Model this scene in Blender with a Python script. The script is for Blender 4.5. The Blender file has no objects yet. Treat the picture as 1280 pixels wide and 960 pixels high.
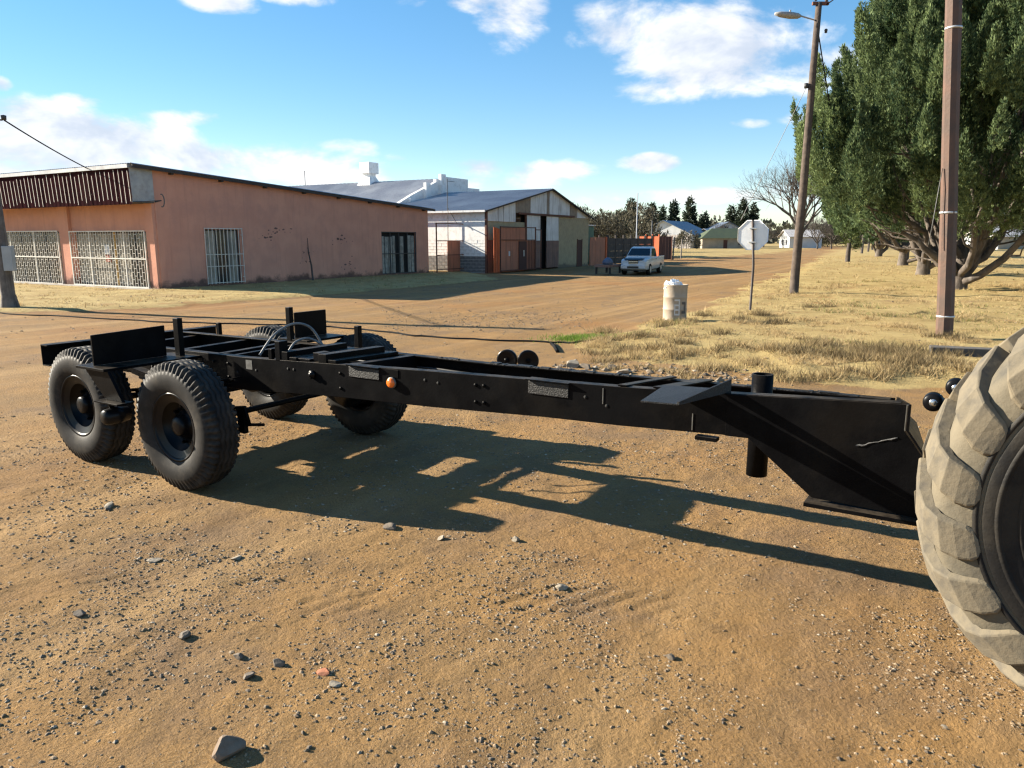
import bpy, math, random
import numpy as np
from mathutils import Vector, Matrix
R = math.radians
random.seed(7); rng = np.random.default_rng(11)
scn = bpy.context.scene; COL = scn.collection

# ------------------------------------------------------------------ camera
CAM_H = 2.0; F = 931.0; PITCH = math.atan(180 / F)
cd = bpy.data.cameras.new('camera'); cam = bpy.data.objects.new('camera', cd); COL.objects.link(cam)
cam.location = (0, 0, CAM_H); cam.rotation_euler = (R(90) - PITCH, 0, 0)
cd.sensor_width = 36; cd.lens = 36 * F / 1280; cd.clip_start = 0.05; cd.clip_end = 6000
scn.camera = cam
# ------------------------------------------------------------------ light
SUN_AZ, SUN_EL = R(-18), R(22)          # shadows run to the right and a little towards the camera
sd = bpy.data.lights.new('sun', 'SUN'); sun = bpy.data.objects.new('sun', sd); COL.objects.link(sun)
sd.energy = 5.0; sd.angle = R(0.5); sd.color = (1.0, 0.90, 0.74)
ldir = Vector((math.cos(SUN_AZ) * math.cos(SUN_EL), math.sin(SUN_AZ) * math.cos(SUN_EL), -math.sin(SUN_EL)))
sun.rotation_euler = ldir.to_track_quat('-Z', 'Y').to_euler(); sun.location = (-20, 10, 30)
scn.view_settings.view_transform = 'Standard'; scn.view_settings.look = 'None'
scn.view_settings.exposure = 1.75; scn.view_settings.gamma = 1.0; scn.view_settings.use_curve_mapping = False
scn.cycles.use_denoising = True; scn.cycles.pixel_filter_type = 'BLACKMAN_HARRIS'; scn.cycles.filter_width = 1.3
SKY_STRENGTH = 0.06

# ------------------------------------------------------------------ photo pixel -> place helpers
def ray(x, y):
    a = (x - 640) / F; b = (480 - y) / F
    return np.array([a, math.cos(PITCH) + b * math.sin(PITCH), -math.sin(PITCH) + b * math.cos(PITCH)])
def G(x, y, z=0.0):
    r = ray(x, y); t = (z - CAM_H) / r[2]; return Vector((r[0] * t, r[1] * t, z))
def atY(x, y, Y):
    r = ray(x, y); t = Y / r[1]; return Vector((r[0] * t, Y, r[2] * t + CAM_H))

# ------------------------------------------------------------------ world: sky and clouds
class NT:
    def __init__(s, tree): s.t = tree; s.n = tree.nodes; s.l = tree.links
    def new(s, typ, **kw):
        n = s.n.new(typ)
        for k, v in kw.items(): setattr(n, k, v)
        return n
    def put(s, sock, v):
        if v is None: return
        if isinstance(v, (int, float)): sock.default_value = v
        elif isinstance(v, (tuple, list)):
            v = tuple(v)
            sock.default_value = v if len(v) == len(sock.default_value) else (v + (1,))[:len(sock.default_value)]
        else: s.l.new(v, sock)
    def math(s, op, a, b=None, c=None, clamp=False):
        n = s.new('ShaderNodeMath', operation=op, use_clamp=clamp)
        s.put(n.inputs[0], a); s.put(n.inputs[1], b); s.put(n.inputs[2], c); return n.outputs[0]
    def mix(s, f, a, b, blend='MIX'):
        n = s.new('ShaderNodeMix', data_type='RGBA', blend_type=blend)
        s.put(n.inputs[0], f); s.put(n.inputs[6], a); s.put(n.inputs[7], b); return n.outputs[2]
    def noise(s, vec, scale, detail=4, rough=0.55, dist=0.0):
        n = s.new('ShaderNodeTexNoise'); s.put(n.inputs['Vector'], vec)
        n.inputs['Scale'].default_value = scale; n.inputs['Detail'].default_value = detail
        n.inputs['Roughness'].default_value = rough; n.inputs['Distortion'].default_value = dist
        return n.outputs[0]
    def ramp(s, f, lo, hi, smooth=True):
        n = s.new('ShaderNodeMapRange', interpolation_type='SMOOTHSTEP' if smooth else 'LINEAR', clamp=True)
        s.put(n.inputs[0], f); n.inputs[1].default_value = lo; n.inputs[2].default_value = hi; return n.outputs[0]

w = bpy.data.worlds.new('World'); scn.world = w; w.use_nodes = True
nt = NT(w.node_tree); nt.n.clear()
sky = nt.new('ShaderNodeTexSky', sky_type='NISHITA', sun_disc=False)
sky.sun_elevation = SUN_EL
sky.sun_rotation = math.atan2(-ldir.x, -ldir.y) % (2 * math.pi)
sky.altitude = 1500; sky.air_density = 1.0; sky.dust_density = 0.0; sky.ozone_density = 1.5
tc = nt.new('ShaderNodeTexCoord'); vec = tc.outputs['Generated']
sep = nt.new('ShaderNodeSeparateXYZ'); nt.put(sep.inputs[0], vec)
az = nt.math('ARCTAN2', sep.outputs[0], sep.outputs[1]); el = nt.math('ARCSINE', sep.outputs[2])
vm = nt.new('ShaderNodeVectorMath', operation='MULTIPLY'); nt.put(vm.inputs[0], vec); vm.inputs[1].default_value = (1, 1, 1.9)
nv = vm.outputs[0]
n1 = nt.noise(nv, 7.0, 8, 0.58, 0.25)
vo = nt.new('ShaderNodeVectorMath', operation='ADD'); nt.put(vo.inputs[0], nv); vo.inputs[1].default_value = (-0.03, 0.0, 0.045)
n2 = nt.noise(vo.outputs[0], 7.0, 5, 0.55, 0.25)
blobs = [(890,62,135,50,1.1),(775,38,55,45,.9),(800,112,55,18,.85),(1035,88,75,30,1.0),(960,55,75,30,.95),(640,20,42,40,.8),(598,4,45,12,.7),
  (278,4,42,12,.75),(375,0,45,9,.75),(452,15,20,10,.55),(508,2,26,8,.6),
  (40,185,160,50,1.3),(180,182,90,32,1.2),(215,148,60,12,.8),(100,127,32,9,.65),(0,105,12,9,.6),(320,203,150,26,1.2),(425,184,40,12,.9),(400,216,90,16,1.0),
  (20,238,110,22,.8),(494,198,20,6,.65),(590,212,44,13,.85),(575,230,46,14,.85),(690,214,58,15,.9),(812,204,36,11,.9),(668,228,46,12,.8),
  (932,155,28,6,.65),(1000,148,26,8,.6),(860,243,120,11,.66),(745,246,50,10,.62),(950,240,50,14,.6),(1120,235,120,16,.65),(1300,180,90,40,.9),(1400,60,130,45,.9),(-200,120,150,60,.9)]
acc = 0.0
cmb = nt.new('ShaderNodeCombineXYZ'); nt.put(cmb.inputs[0], az); nt.put(cmb.inputs[1], el)
for (px, py, rx, ry, wt) in blobs:
    r = ray(px, py); r = r / np.linalg.norm(r); a0 = math.atan2(r[0], r[1]); e0 = math.asin(r[2])
    k = math.hypot(F, math.hypot(px - 640, py - 480)); ra = rx / k / max(0.3, math.cos(e0)); re_ = ry / k
    q = nt.new('ShaderNodeVectorMath', operation='MULTIPLY_ADD'); nt.put(q.inputs[0], cmb.outputs[0])
    q.inputs[1].default_value = (1/ra, 1/re_, 0); q.inputs[2].default_value = (-a0/ra, -e0/re_, 0)
    d = nt.new('ShaderNodeVectorMath', operation='DOT_PRODUCT'); nt.put(d.inputs[0], q.outputs[0]); nt.put(d.inputs[1], q.outputs[0])
    acc = nt.math('MAXIMUM', acc, nt.math('MULTIPLY_ADD', d.outputs['Value'], -0.5 * wt, wt))
# scattered clouds everywhere outside the view
back = nt.ramp(nt.math('ABSOLUTE', az), 0.75, 1.0)
fld = nt.math('MULTIPLY', nt.ramp(nt.noise(nv, 2.6, 2, 0.5), 0.53, 0.70), back)
acc = nt.math('MAXIMUM', acc, fld)
dens = nt.math('ADD', acc, nt.math('MULTIPLY', nt.math('SUBTRACT', n1, 0.5), 3.3))
cov = nt.ramp(dens, 0.34, 1.02)
cov = nt.math('MULTIPLY', cov, nt.ramp(acc, 0.03, 0.35))
shade = nt.ramp(nt.math('ADD', nt.math('SUBTRACT', n1, n2), nt.math('MULTIPLY', dens, -0.09)), -0.22, 0.06)
ccol = nt.mix(shade, (3.5, 3.9, 4.6), (6.0, 6.0, 6.05))
skyc = nt.new('ShaderNodeHueSaturation'); skyc.inputs['Saturation'].default_value = 1.60; skyc.inputs['Hue'].default_value = 0.500
gam = nt.new('ShaderNodeGamma'); nt.put(gam.inputs[0], sky.outputs[0]); gam.inputs[1].default_value = 0.68
skyc.inputs['Value'].default_value = 1.66; nt.put(skyc.inputs['Color'], gam.outputs[0])
full = nt.mix(nt.math('MULTIPLY', cov, 0.96), skyc.outputs[0], ccol)
bg = nt.new('ShaderNodeBackground'); nt.put(bg.inputs[0], full); bg.inputs[1].default_value = SKY_STRENGTH
wo = nt.new('ShaderNodeOutputWorld'); nt.l.new(bg.outputs[0], wo.inputs[0])

# ------------------------------------------------------------------ materials
MATS = {}
def mat(name, c1, c2=None, scale=4.0, rough=0.8, metal=0.0, bump=0.0, bscale=40.0, spec=0.5, dirt=None, dirt_amt=0.5, dirt_scale=3.0,
        stain=None, attr=None, detail=6, streak=None, rvar=0.0, dust_sheen=None):
    m = bpy.data.materials.new(name); m.use_nodes = True; t = NT(m.node_tree); t.n.clear()
    out = t.new('ShaderNodeOutputMaterial'); p = t.new('ShaderNodeBsdfPrincipled'); t.l.new(p.outputs[0], out.inputs[0])
    co = t.new('ShaderNodeTexCoord').outputs['Object']
    c = c1
    if c2 is not None: c = t.mix(t.ramp(t.noise(co, scale, detail), 0.3, 0.7), c1, c2)
    if attr:
        a = t.new('ShaderNodeAttribute', attribute_name=attr)
        c = t.mix(1.0, a.outputs['Color'], c, 'MULTIPLY')
    if streak:                        # vertical run marks: (colour, amount)
        mp = t.new('ShaderNodeVectorMath', operation='MULTIPLY'); t.put(mp.inputs[0], co); mp.inputs[1].default_value = (5, 5, 0.35)
        c = t.mix(t.math('MULTIPLY', t.ramp(t.noise(mp.outputs[0], 1.2, 5, 0.6), 0.5, 0.72), streak[1]), c, streak[0])
    if dirt: c = t.mix(t.math('MULTIPLY', t.ramp(t.noise(co, dirt_scale, 8, 0.65), 0.48, 0.66), dirt_amt), c, dirt)
    if stain:                         # (colour, height): mould and splash stains low on a wall
        sp = t.new('ShaderNodeSeparateXYZ'); t.put(sp.inputs[0], co)
        h = t.math('DIVIDE', sp.outputs[2], stain[1])
        f = t.ramp(t.math('SUBTRACT', t.math('MULTIPLY', t.noise(co, 1.7, 8, 0.7), 1.9), h), 0.25, 0.75)
        c = t.mix(t.math('MULTIPLY', f, 0.8), c, stain[0])
    if dust_sheen:                          # dusty paler tone, top-light sheen painted into faces that point up
        gn = t.new('ShaderNodeNewGeometry'); sn = t.new('ShaderNodeSeparateXYZ'); t.put(sn.inputs[0], gn.outputs['Normal'])
        fd = t.math('MULTIPLY', t.ramp(sn.outputs[2], .6, .95), t.ramp(t.noise(co, 5, 7, .7), .34, .66))
        c = t.mix(t.math('MULTIPLY', fd, dust_sheen[1]), c, dust_sheen[0])
    t.put(p.inputs['Base Color'], c)
    p.inputs['Metallic'].default_value = metal; p.inputs['Specular IOR Level'].default_value = spec
    if rvar: t.put(p.inputs['Roughness'], t.math('ADD', rough - rvar / 2, t.math('MULTIPLY', t.noise(co, 9, 6, 0.65), rvar)))
    else: p.inputs['Roughness'].default_value = rough
    if bump:
        b = t.new('ShaderNodeBump'); b.inputs['Strength'].default_value = 1.0; b.inputs['Distance'].default_value = bump
        t.put(b.inputs['Height'], t.noise(co, bscale, 5, 0.6)); t.l.new(b.outputs[0], p.inputs['Normal'])
    MATS[name] = m; return m
mat('black_paint', (.0025,.0025,.003), (.005,.005,.0055), 6, .40, bump=.0012, bscale=60, dirt=(.016,.013,.010), dirt_amt=.3, dirt_scale=2.2, rvar=.25, spec=.045, dust_sheen=((.085,.068,.05), .6))
mat('rough_black', (.004,.004,.004), (.012,.012,.012), 70, .55, bump=.006, bscale=110)
mat('tyre_rubber', (.0165,.016,.0155), (.030,.028,.026), 7, .62, spec=.10, bump=.0012, bscale=120, dirt=(.075,.064,.05), dirt_amt=.45, dirt_scale=5)
mat('rim_black', (.004,.004,.005), (.007,.007,.008), 8, .32, spec=.15, bump=.0006, bscale=60)
mat('bare_steel', (.16,.155,.145), (.09,.088,.08), 20, .5, .3)
mat('weld', (.09,.088,.085), (.05,.05,.048), 60, .6, bump=.003, bscale=120)
mat('hose', (.10,.10,.10), (.16,.16,.155), 20, .45)
mat('orange_lens', (.75,.16,.02), None, rough=.25)
mat('tractor_rubber', (.115,.098,.066), (.06,.054,.042), 4, .85, bump=.004, bscale=35, dirt=(.145,.12,.078), dirt_amt=.8, dirt_scale=3)
mat('tractor_lug', (.185,.153,.104), (.115,.103,.080), 5, .9, bump=.003, bscale=45, spec=.15, dirt=(.07,.065,.06), dirt_amt=.75, dirt_scale=5)
mat('tractor_side', (.007,.007,.0075), (.013,.0125,.012), 5, .6, bump=.002, bscale=60, dirt=(.045,.038,.028), dirt_amt=.4, spec=.2)
mat('pink_plaster', (.62,.315,.225), (.55,.275,.20), 1.2, 1.0, spec=.08, streak=((.45,.225,.17), .5), bump=.004, bscale=30, dirt=(.48,.25,.195), dirt_amt=.6, dirt_scale=.8, stain=((.05,.043,.04), .62))
mat('scar', (.09,.065,.06), (.2,.1,.08), 12, .95)
mat('dark_trim', (.03,.026,.024), (.055,.045,.04), 8, .8)
mat('brown_sheet', (.034,.013,.015), (.024,.011,.013), 2, 1.0, spec=.0, streak=((.07,.04,.036), .3))
mat('galv', (.42,.43,.44), (.30,.31,.33), 2.5, .45, .35, dirt=(.2,.16,.13), dirt_amt=.35)
mat('roof_sheet', (.34,.35,.37), (.24,.25,.28), .5, .5, .25, streak=((.15,.14,.14), .5), dirt=(.50,.50,.50), dirt_amt=.4, dirt_scale=.35)
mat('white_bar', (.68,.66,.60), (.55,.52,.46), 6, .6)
mat('dark_bar', (.04,.04,.042), None, rough=.6)
mat('glass_dark', (.015,.018,.02), (.03,.034,.036), 1.5, .12)
mat('curtain', (.40,.36,.29), (.26,.235,.19), 3, .95, streak=((.12,.11,.10), .8))
mat('slat_wood', (.34,.33,.29), (.20,.19,.17), 5, .85, streak=((.08,.07,.06), .8))
mat('concrete', (.30,.28,.25), (.22,.205,.18), 3, .95, bump=.004, bscale=25, dirt=(.12,.10,.08), dirt_amt=.6)
mat('concrete_dark', (.105,.085,.075), (.07,.06,.055), 1.5, .95, bump=.004, bscale=18, streak=((.04,.035,.03), .7))
mat('white_paint', (.84,.84,.83), (.76,.76,.75), 1.5, .85, bump=.003, bscale=20, dirt=(.45,.43,.40), dirt_amt=.35)
mat('grey_paint', (.19,.19,.19), (.12,.12,.12), 4, .9, bump=.004, bscale=20, dirt=(.32,.31,.3), dirt_amt=.5)
mat('mortar_white', (.50,.50,.49), None, rough=.95)
mat('cream_brick', (.43,.36,.23), (.37,.31,.20), 2, .92, bump=.004, bscale=16, dirt=(.24,.20,.15), dirt_amt=.4, stain=((.12,.10,.08), .5))
mat('white_sheet', (.72,.72,.72), (.62,.61,.60), 1.5, .6, streak=((.17,.11,.08), .75))
mat('brown_rust_sheet', (.30,.24,.18), (.22,.17,.13), 2, .75, streak=((.13,.08,.05), .6))
mat('orange_paint', (.58,.125,.035), (.48,.10,.032), 2, .7, streak=((.20,.06,.03), .6))
mat('salmon_sheet', (.46,.175,.10), (.38,.15,.09), 1.5, .75, streak=((.16,.08,.05), .7))
mat('rust_steel', (.16,.06,.035), (.10,.045,.03), 8, .8)
mat('door_wood', (.26,.15,.115), (.20,.12,.10), 2, .85, streak=((.10,.07,.06), .8))
mat('black_gap', (.006,.006,.006), None, rough=.9)
mat('dark_door', (.075,.03,.022), None, rough=.8)
mat('green_sheet', (.03,.13,.085), (.02,.09,.06), 2, .6)
mat('green_roof', (.075,.095,.045), (.06,.078,.042), 1, .7, streak=((.05,.06,.04), .5))
mat('blue_roof', (.135,.165,.215), (.11,.14,.19), .6, .5, .1)
mat('far_wall', (.56,.58,.60), (.48,.50,.52), .8, .9)
mat('far_sheet', (.62,.58,.55), (.45,.41,.38), 2, .8, streak=((.32,.28,.26), .8))
mat('far_brick', (.34,.30,.24), (.27,.24,.19), 1, .9)
mat('far_dark', (.05,.05,.055), None, rough=.8)
mat('creosote', (.055,.040,.032), (.10,.075,.058), 5, .9, bump=.01, bscale=14, streak=((.02,.016,.013), .8))
mat('red_pole', (.115,.062,.042), (.072,.048,.037), 3, .72, bump=.006, bscale=18, streak=((.10,.055,.04), .8))
mat('grey_pole', (.10,.085,.075), (.17,.15,.13), 5, .9, bump=.01, bscale=14, streak=((.04,.034,.03), .8))
mat('strap', (.55,.55,.55), None, rough=.4, metal=.5)
mat('grey_box', (.36,.38,.38), (.30,.32,.32), 4, .6)
mat('lamp_grey', (.30,.30,.30), (.22,.22,.22), 12, .5)
mat('sign_back', (.80,.82,.84), (.74,.76,.78), 3, .5, .0, dirt=(.6,.6,.6), dirt_amt=.3)
mat('sign_post', (.05,.038,.034), (.075,.055,.045), 8, .7)
mat('drum', (.33,.275,.21), (.27,.22,.165), 3, .65, bump=.003, bscale=20, dirt=(.26,.19,.13), dirt_amt=.45, dirt_scale=6)
mat('drum_mark', (.52,.51,.49), None, rough=.8)
mat('drum_dark', (.10,.085,.075), None, rough=.8)
mat('plastic_bag', (.78,.78,.78), (.68,.68,.70), 8, .45, bump=.01, bscale=30)
mat('car_white', (.60,.61,.63), (.56,.57,.59), 3, .22, spec=.6)
mat('car_black', (.012,.012,.013), None, rough=.4)
mat('car_glass', (.008,.012,.02), None, rough=.06)
mat('car_lamp', (.55,.58,.6), None, rough=.12)
mat('car_dark', (.015,.025,.04), None, rough=.3)
mat('chrome', (.6,.6,.6), None, rough=.2, metal=.9)
mat('bark', (.13,.105,.085), (.06,.05,.042), 3, .95, bump=.03, bscale=7, streak=((.22,.195,.17), .6))
mat('bark_dark', (.085,.068,.056), (.05,.04,.033), 4, .95)
mat('bark_grey', (.085,.073,.062), (.06,.052,.045), 4, .95)
mat('cable_black', (.012,.012,.012), None, rough=.9, spec=.1)
mat('stone', (.15,.12,.088), (.092,.074,.056), 14, .9, bump=.006, bscale=40)
mat('stone_brown', (.15,.10,.065), (.19,.15,.11), 16, .9, bump=.006, bscale=40)
mat('stone_pale', (.29,.245,.18), (.21,.175,.13), 16, .9, bump=.006, bscale=40)
mat('brick_shard', (.33,.12,.055), (.26,.10,.05), 16, .9, bump=.004, bscale=50)
mat('poster_white', (.62,.63,.65), None, rough=.7)
mat('poster_red', (.45,.13,.09), None, rough=.7)
mat('yellow_paint', (.42,.25,.06), None, rough=.7)
mat('blue_bag', (.09,.115,.18), None, rough=.5)
mat('dish', (.10,.095,.09), None, rough=.6)
mat('attr_stone', (1,1,1), (.75,.75,.75), 60, .9, attr='Col')
def leaf_mat(name, trans=0.25):
    m = bpy.data.materials.new(name); m.use_nodes = True; t = NT(m.node_tree); t.n.clear()
    out = t.new('ShaderNodeOutputMaterial'); a = t.new('ShaderNodeAttribute', attribute_name='Col')
    d = t.new('ShaderNodeBsdfPrincipled'); t.l.new(a.outputs['Color'], d.inputs['Base Color']); d.inputs['Roughness'].default_value = .7
    d.inputs['Specular IOR Level'].default_value = .2
    tr = t.new('ShaderNodeBsdfTranslucent'); t.l.new(a.outputs['Color'], tr.inputs[0])
    mx = t.new('ShaderNodeMixShader'); mx.inputs[0].default_value = trans
    t.l.new(d.outputs[0], mx.inputs[1]); t.l.new(tr.outputs[0], mx.inputs[2]); t.l.new(mx.outputs[0], out.inputs[0])
    MATS[name] = m
leaf_mat('foliage', .32); leaf_mat('grass', .3)

# ------------------------------------------------------------------ object helpers
def tag(o, label=None, cat=None, group=None, kind=None):
    if label: o['label'] = label
    if cat: o['category'] = cat
    if group: o['group'] = group
    if kind: o['kind'] = kind
    return o
def empty(name, loc=(0,0,0), rz=0.0, **kw):
    o = bpy.data.objects.new(name, None); COL.objects.link(o); o.location = loc; o.rotation_euler = (0, 0, rz)
    o.empty_display_size = .2
    return tag(o, **kw)
def mesh_obj(name, me, parent=None, **kw):
    o = bpy.data.objects.new(name, me); COL.objects.link(o)
    if parent: o.parent = parent
    return tag(o, **kw)
def copy_tree(o, parent=None):
    c = o.copy(); COL.objects.link(c)
    if parent: c.parent = parent
    for ch in list(o.children): copy_tree(ch, c)
    return c

class MB:
    """collects shapes into one mesh"""
    def __init__(s): s.v = []; s.f = []; s.mi = []; s.cur = 0; s.sm = []; s.smooth = False
    def add(s, vs, fs):
        b = len(s.v); s.v += [tuple(p) for p in vs]
        for f in fs: s.f.append([i + b for i in f]); s.mi.append(s.cur); s.sm.append(s.smooth)
        return s
    def box(s, x0, x1, y0, y1, z0, z1, M=None):
        vs = [Vector((x, y, z)) for z in (z0, z1) for y in (y0, y1) for x in (x0, x1)]
        if M is not None: vs = [M @ p for p in vs]
        return s.add(vs, [(0,2,3,1),(4,5,7,6),(0,1,5,4),(2,6,7,3),(0,4,6,2),(1,3,7,5)])
    def hexa(s, p): return s.add(p, [(0,2,3,1),(4,5,7,6),(0,1,5,4),(2,6,7,3),(0,4,6,2),(1,3,7,5)])
    def prism(s, pts, a, b, axis='y'):
        """polygon pts in two coordinates extruded along axis from a to b"""
        n = len(pts)
        mk = {'y': lambda p, q: (p[0], q, p[1]), 'x': lambda p, q: (q, p[0], p[1]), 'z': lambda p, q: (p[0], p[1], q)}[axis]
        vs = [mk(p, a) for p in pts] + [mk(p, b) for p in pts]
        fs = [list(range(n))[::-1], list(range(n, 2 * n))] + [(i, (i + 1) % n, n + (i + 1) % n, n + i) for i in range(n)]
        return s.add(vs, fs)
    def loft(s, secs, closed=True, cap=True):
        n = len(secs[0]); vs = [p for q in secs for p in q]; fs = []
        for k in range(len(secs) - 1):
            for i in range(n if closed else n - 1):
                j = (i + 1) % n; fs.append((k*n+i, k*n+j, (k+1)*n+j, (k+1)*n+i))
        if cap and closed: fs += [list(range(n))[::-1], [(len(secs)-1)*n + i for i in range(n)]]
        return s.add(vs, fs)
    def tube(s, path, rad, n=8, cap=True):
        path = [Vector(p) for p in path]; secs = []
        up = Vector((0.12, 0.34, 0.93)).normalized(); prev = None
        for i, p in enumerate(path):
            d = (path[min(i+1, len(path)-1)] - path[max(i-1, 0)]).normalized()
            if prev is None: x = d.cross(up); x = x if x.length > .05 else d.cross(Vector((1, .2, .1))); x.normalize()
            else: x = (prev - d * prev.dot(d)).normalized()
            prev = x; y = d.cross(x); r = rad[i] if isinstance(rad, (list, tuple)) else rad
            secs.append([p + x * (r * math.cos(2*math.pi*k/n)) + y * (r * math.sin(2*math.pi*k/n)) for k in range(n)])
        sm = s.smooth; s.smooth = n > 5; s.loft(secs, True, False); s.smooth = sm
        if cap:
            b = len(s.v) - len(secs) * n
            for off in (0, (len(secs)-1)*n):
                s.f.append([b + off + i for i in range(n)]); s.mi.append(s.cur); s.sm.append(False)
        return s
    def cyl(s, c, r, h, axis='z', n=16, r2=None):
        c = Vector(c); d = {'x': Vector((1,0,0)), 'y': Vector((0,1,0)), 'z': Vector((0,0,1))}[axis]
        return s.tube([c, c + d * h], [r, r if r2 is None else r2], n)
    def lathe(s, prof, axis='y', n=32, c=(0,0,0)):
        """prof: (along axis, radius)"""
        c = Vector(c); secs = []
        for k in range(n):
            a = 2*math.pi*k/n; ca, sa = math.cos(a), math.sin(a)
            if axis == 'y': secs.append([c + Vector((q*ca, p, q*sa)) for p, q in prof])
            elif axis == 'z': secs.append([c + Vector((q*ca, q*sa, p)) for p, q in prof])
            else: secs.append([c + Vector((p, q*ca, q*sa)) for p, q in prof])
        m = len(prof); vs = [p for q in secs for p in q]; fs = []
        for k in range(n):
            k2 = (k+1) % n
            for i in range(m-1): fs.append((k*m+i, k*m+i+1, k2*m+i+1, k2*m+i))
        sm = s.smooth; s.smooth = True; s.add(vs, fs); s.smooth = sm; return s
    def mesh(s, name, mats):
        me = bpy.data.meshes.new(name); me.from_pydata([tuple(p) for p in s.v], [], s.f)
        mats = [mats] if isinstance(mats, str) else mats
        for m in mats: me.materials.append(MATS[m])
        me.polygons.foreach_set('material_index', s.mi); me.polygons.foreach_set('use_smooth', s.sm)
        me.update(); return me
    def build(s, name, mats, parent=None, bevel=0.0, loc=None, **kw):
        o = mesh_obj(name, s.mesh(name, mats), parent, **kw)
        if loc is not None: o.location = loc
        if bevel:
            b = o.modifiers.new('bevel', 'BEVEL'); b.width = bevel; b.segments = 2; b.limit_method = 'ANGLE'; b.angle_limit = R(35)
        return o
def bx(name, m, parent, x0, x1, y0, y1, z0, z1, bevel=0.0, **kw): return MB().box(x0, x1, y0, y1, z0, z1).build(name, m, parent, bevel, **kw)

def np_mesh(name, verts, faces, mats, parent=None, col=None, smooth=False, **kw):
    """verts (n,3), faces (m,3) or (m,4); col per-corner-face colour (m,3)"""
    me = bpy.data.meshes.new(name); m, k = faces.shape
    me.vertices.add(len(verts)); me.vertices.foreach_set('co', np.ascontiguousarray(verts, np.float32).ravel())
    me.loops.add(m * k); me.loops.foreach_set('vertex_index', np.ascontiguousarray(faces, np.int32).ravel())
    me.polygons.add(m); me.polygons.foreach_set('loop_start', np.arange(0, m*k, k, dtype=np.int32))
    me.polygons.foreach_set('use_smooth', np.full(m, smooth))
    me.update(calc_edges=True)
    if col is not None:
        a = me.attributes.new('Col', 'FLOAT_COLOR', 'FACE')
        a.data.foreach_set('color', np.hstack([col, np.ones((m, 1))]).astype(np.float32).ravel())
    me.materials.append(MATS[mats])
    return mesh_obj(name, me, parent, **kw)

# ------------------------------------------------------------------ numpy noise
def vnoise(x, y, seed=0):
    xi = np.floor(x).astype(np.int64); yi = np.floor(y).astype(np.int64); fx = x - xi; fy = y - yi
    fx = fx*fx*(3-2*fx); fy = fy*fy*(3-2*fy)
    def h(a, b):
        n = (a * 374761393 + b * 668265263 + seed * 1274126177) & 0xFFFFFFFF
        n = ((n ^ (n >> 13)) * 1274126177) & 0xFFFFFFFF
        return ((n ^ (n >> 16)) & 0xFFFF) / 65535.0
    return (h(xi,yi)*(1-fx)+h(xi+1,yi)*fx)*(1-fy) + (h(xi,yi+1)*(1-fx)+h(xi+1,yi+1)*fx)*fy
def fbm(x, y, sc, oct=4, seed=0):
    r = 0; a = 1; tot = 0
    for o in range(oct): r = r + a * vnoise(x*sc + 17.3*o, y*sc - 9.1*o, seed+o); tot += a; a *= .5; sc *= 2.03
    return r / tot
def poly_sd(x, y, P):
    """signed distance, positive inside"""
    x = np.asarray(x, float); y = np.asarray(y, float); d = np.full(x.shape, 1e9); ins = np.zeros(x.shape, bool)
    n = len(P)
    for i in range(n):
        ax, ay = P[i][0], P[i][1]; bx_, by_ = P[(i+1) % n][0], P[(i+1) % n][1]
        ex, ey = bx_-ax, by_-ay; t = np.clip(((x-ax)*ex+(y-ay)*ey)/(ex*ex+ey*ey), 0, 1)
        d = np.minimum(d, np.hypot(x-ax-t*ex, y-ay-t*ey))
        c = ((ay > y) != (by_ > y)) & (x < (bx_-ax)*(y-ay)/(by_-ay+1e-12)+ax); ins ^= c
    return np.where(ins, d, -d)
def sstep(a, b, x): t = np.clip((x-a)/(b-a), 0, 1); return t*t*(3-2*t)

PV = [G(*p) for p in [(712,432),(745,421),(800,409),(850,396),(900,376),(940,358),(985,340),(1012,329),(1035,319),(1060,311),(1085,305.5)]] + \
     [Vector((900,500,0)), Vector((900,5,0)), Vector((14,5,0))] + [G(*p) for p in [(1500,545),(1280,500),(1200,492),(1100,487),(1000,478),(930,468),(850,460),(790,452),(735,441)]]
PL = [G(*p) for p in [(-420,402),(-150,396),(0,392),(190,387),(320,377),(450,366),(560,356),(628,349.5)]] + [Vector((-2.5,47,0)), Vector((-8,52,0)), Vector((-40,60,0)), Vector((-60,40,0))]
PF = [G(*p) for p in [(851,325),(900,321.5),(970,317),(1005,310.5),(1012,306.5)]] + [Vector((120,420,0)), Vector((10,420,0)), Vector((10,110,0)), G(846,322)]
def masks(x, y):
    wob = (fbm(x, y, .9, 4, 5) - .5)
    dv = poly_sd(x, y, PV) + wob * np.clip(np.hypot(x, y) * .09, .5, 3.0)
    dl = poly_sd(x, y, PL) + wob * 1.1
    df = poly_sd(x, y, PF) + wob * 2.0
    far = sstep(230, 330, np.hypot(x, y))
    return dv, dl, df, far
TR_A = np.array([math.cos(R(-32.2)), math.sin(R(-32.2))]); TR_C = np.array([math.sin(R(32.2)), math.cos(R(32.2))])
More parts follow.
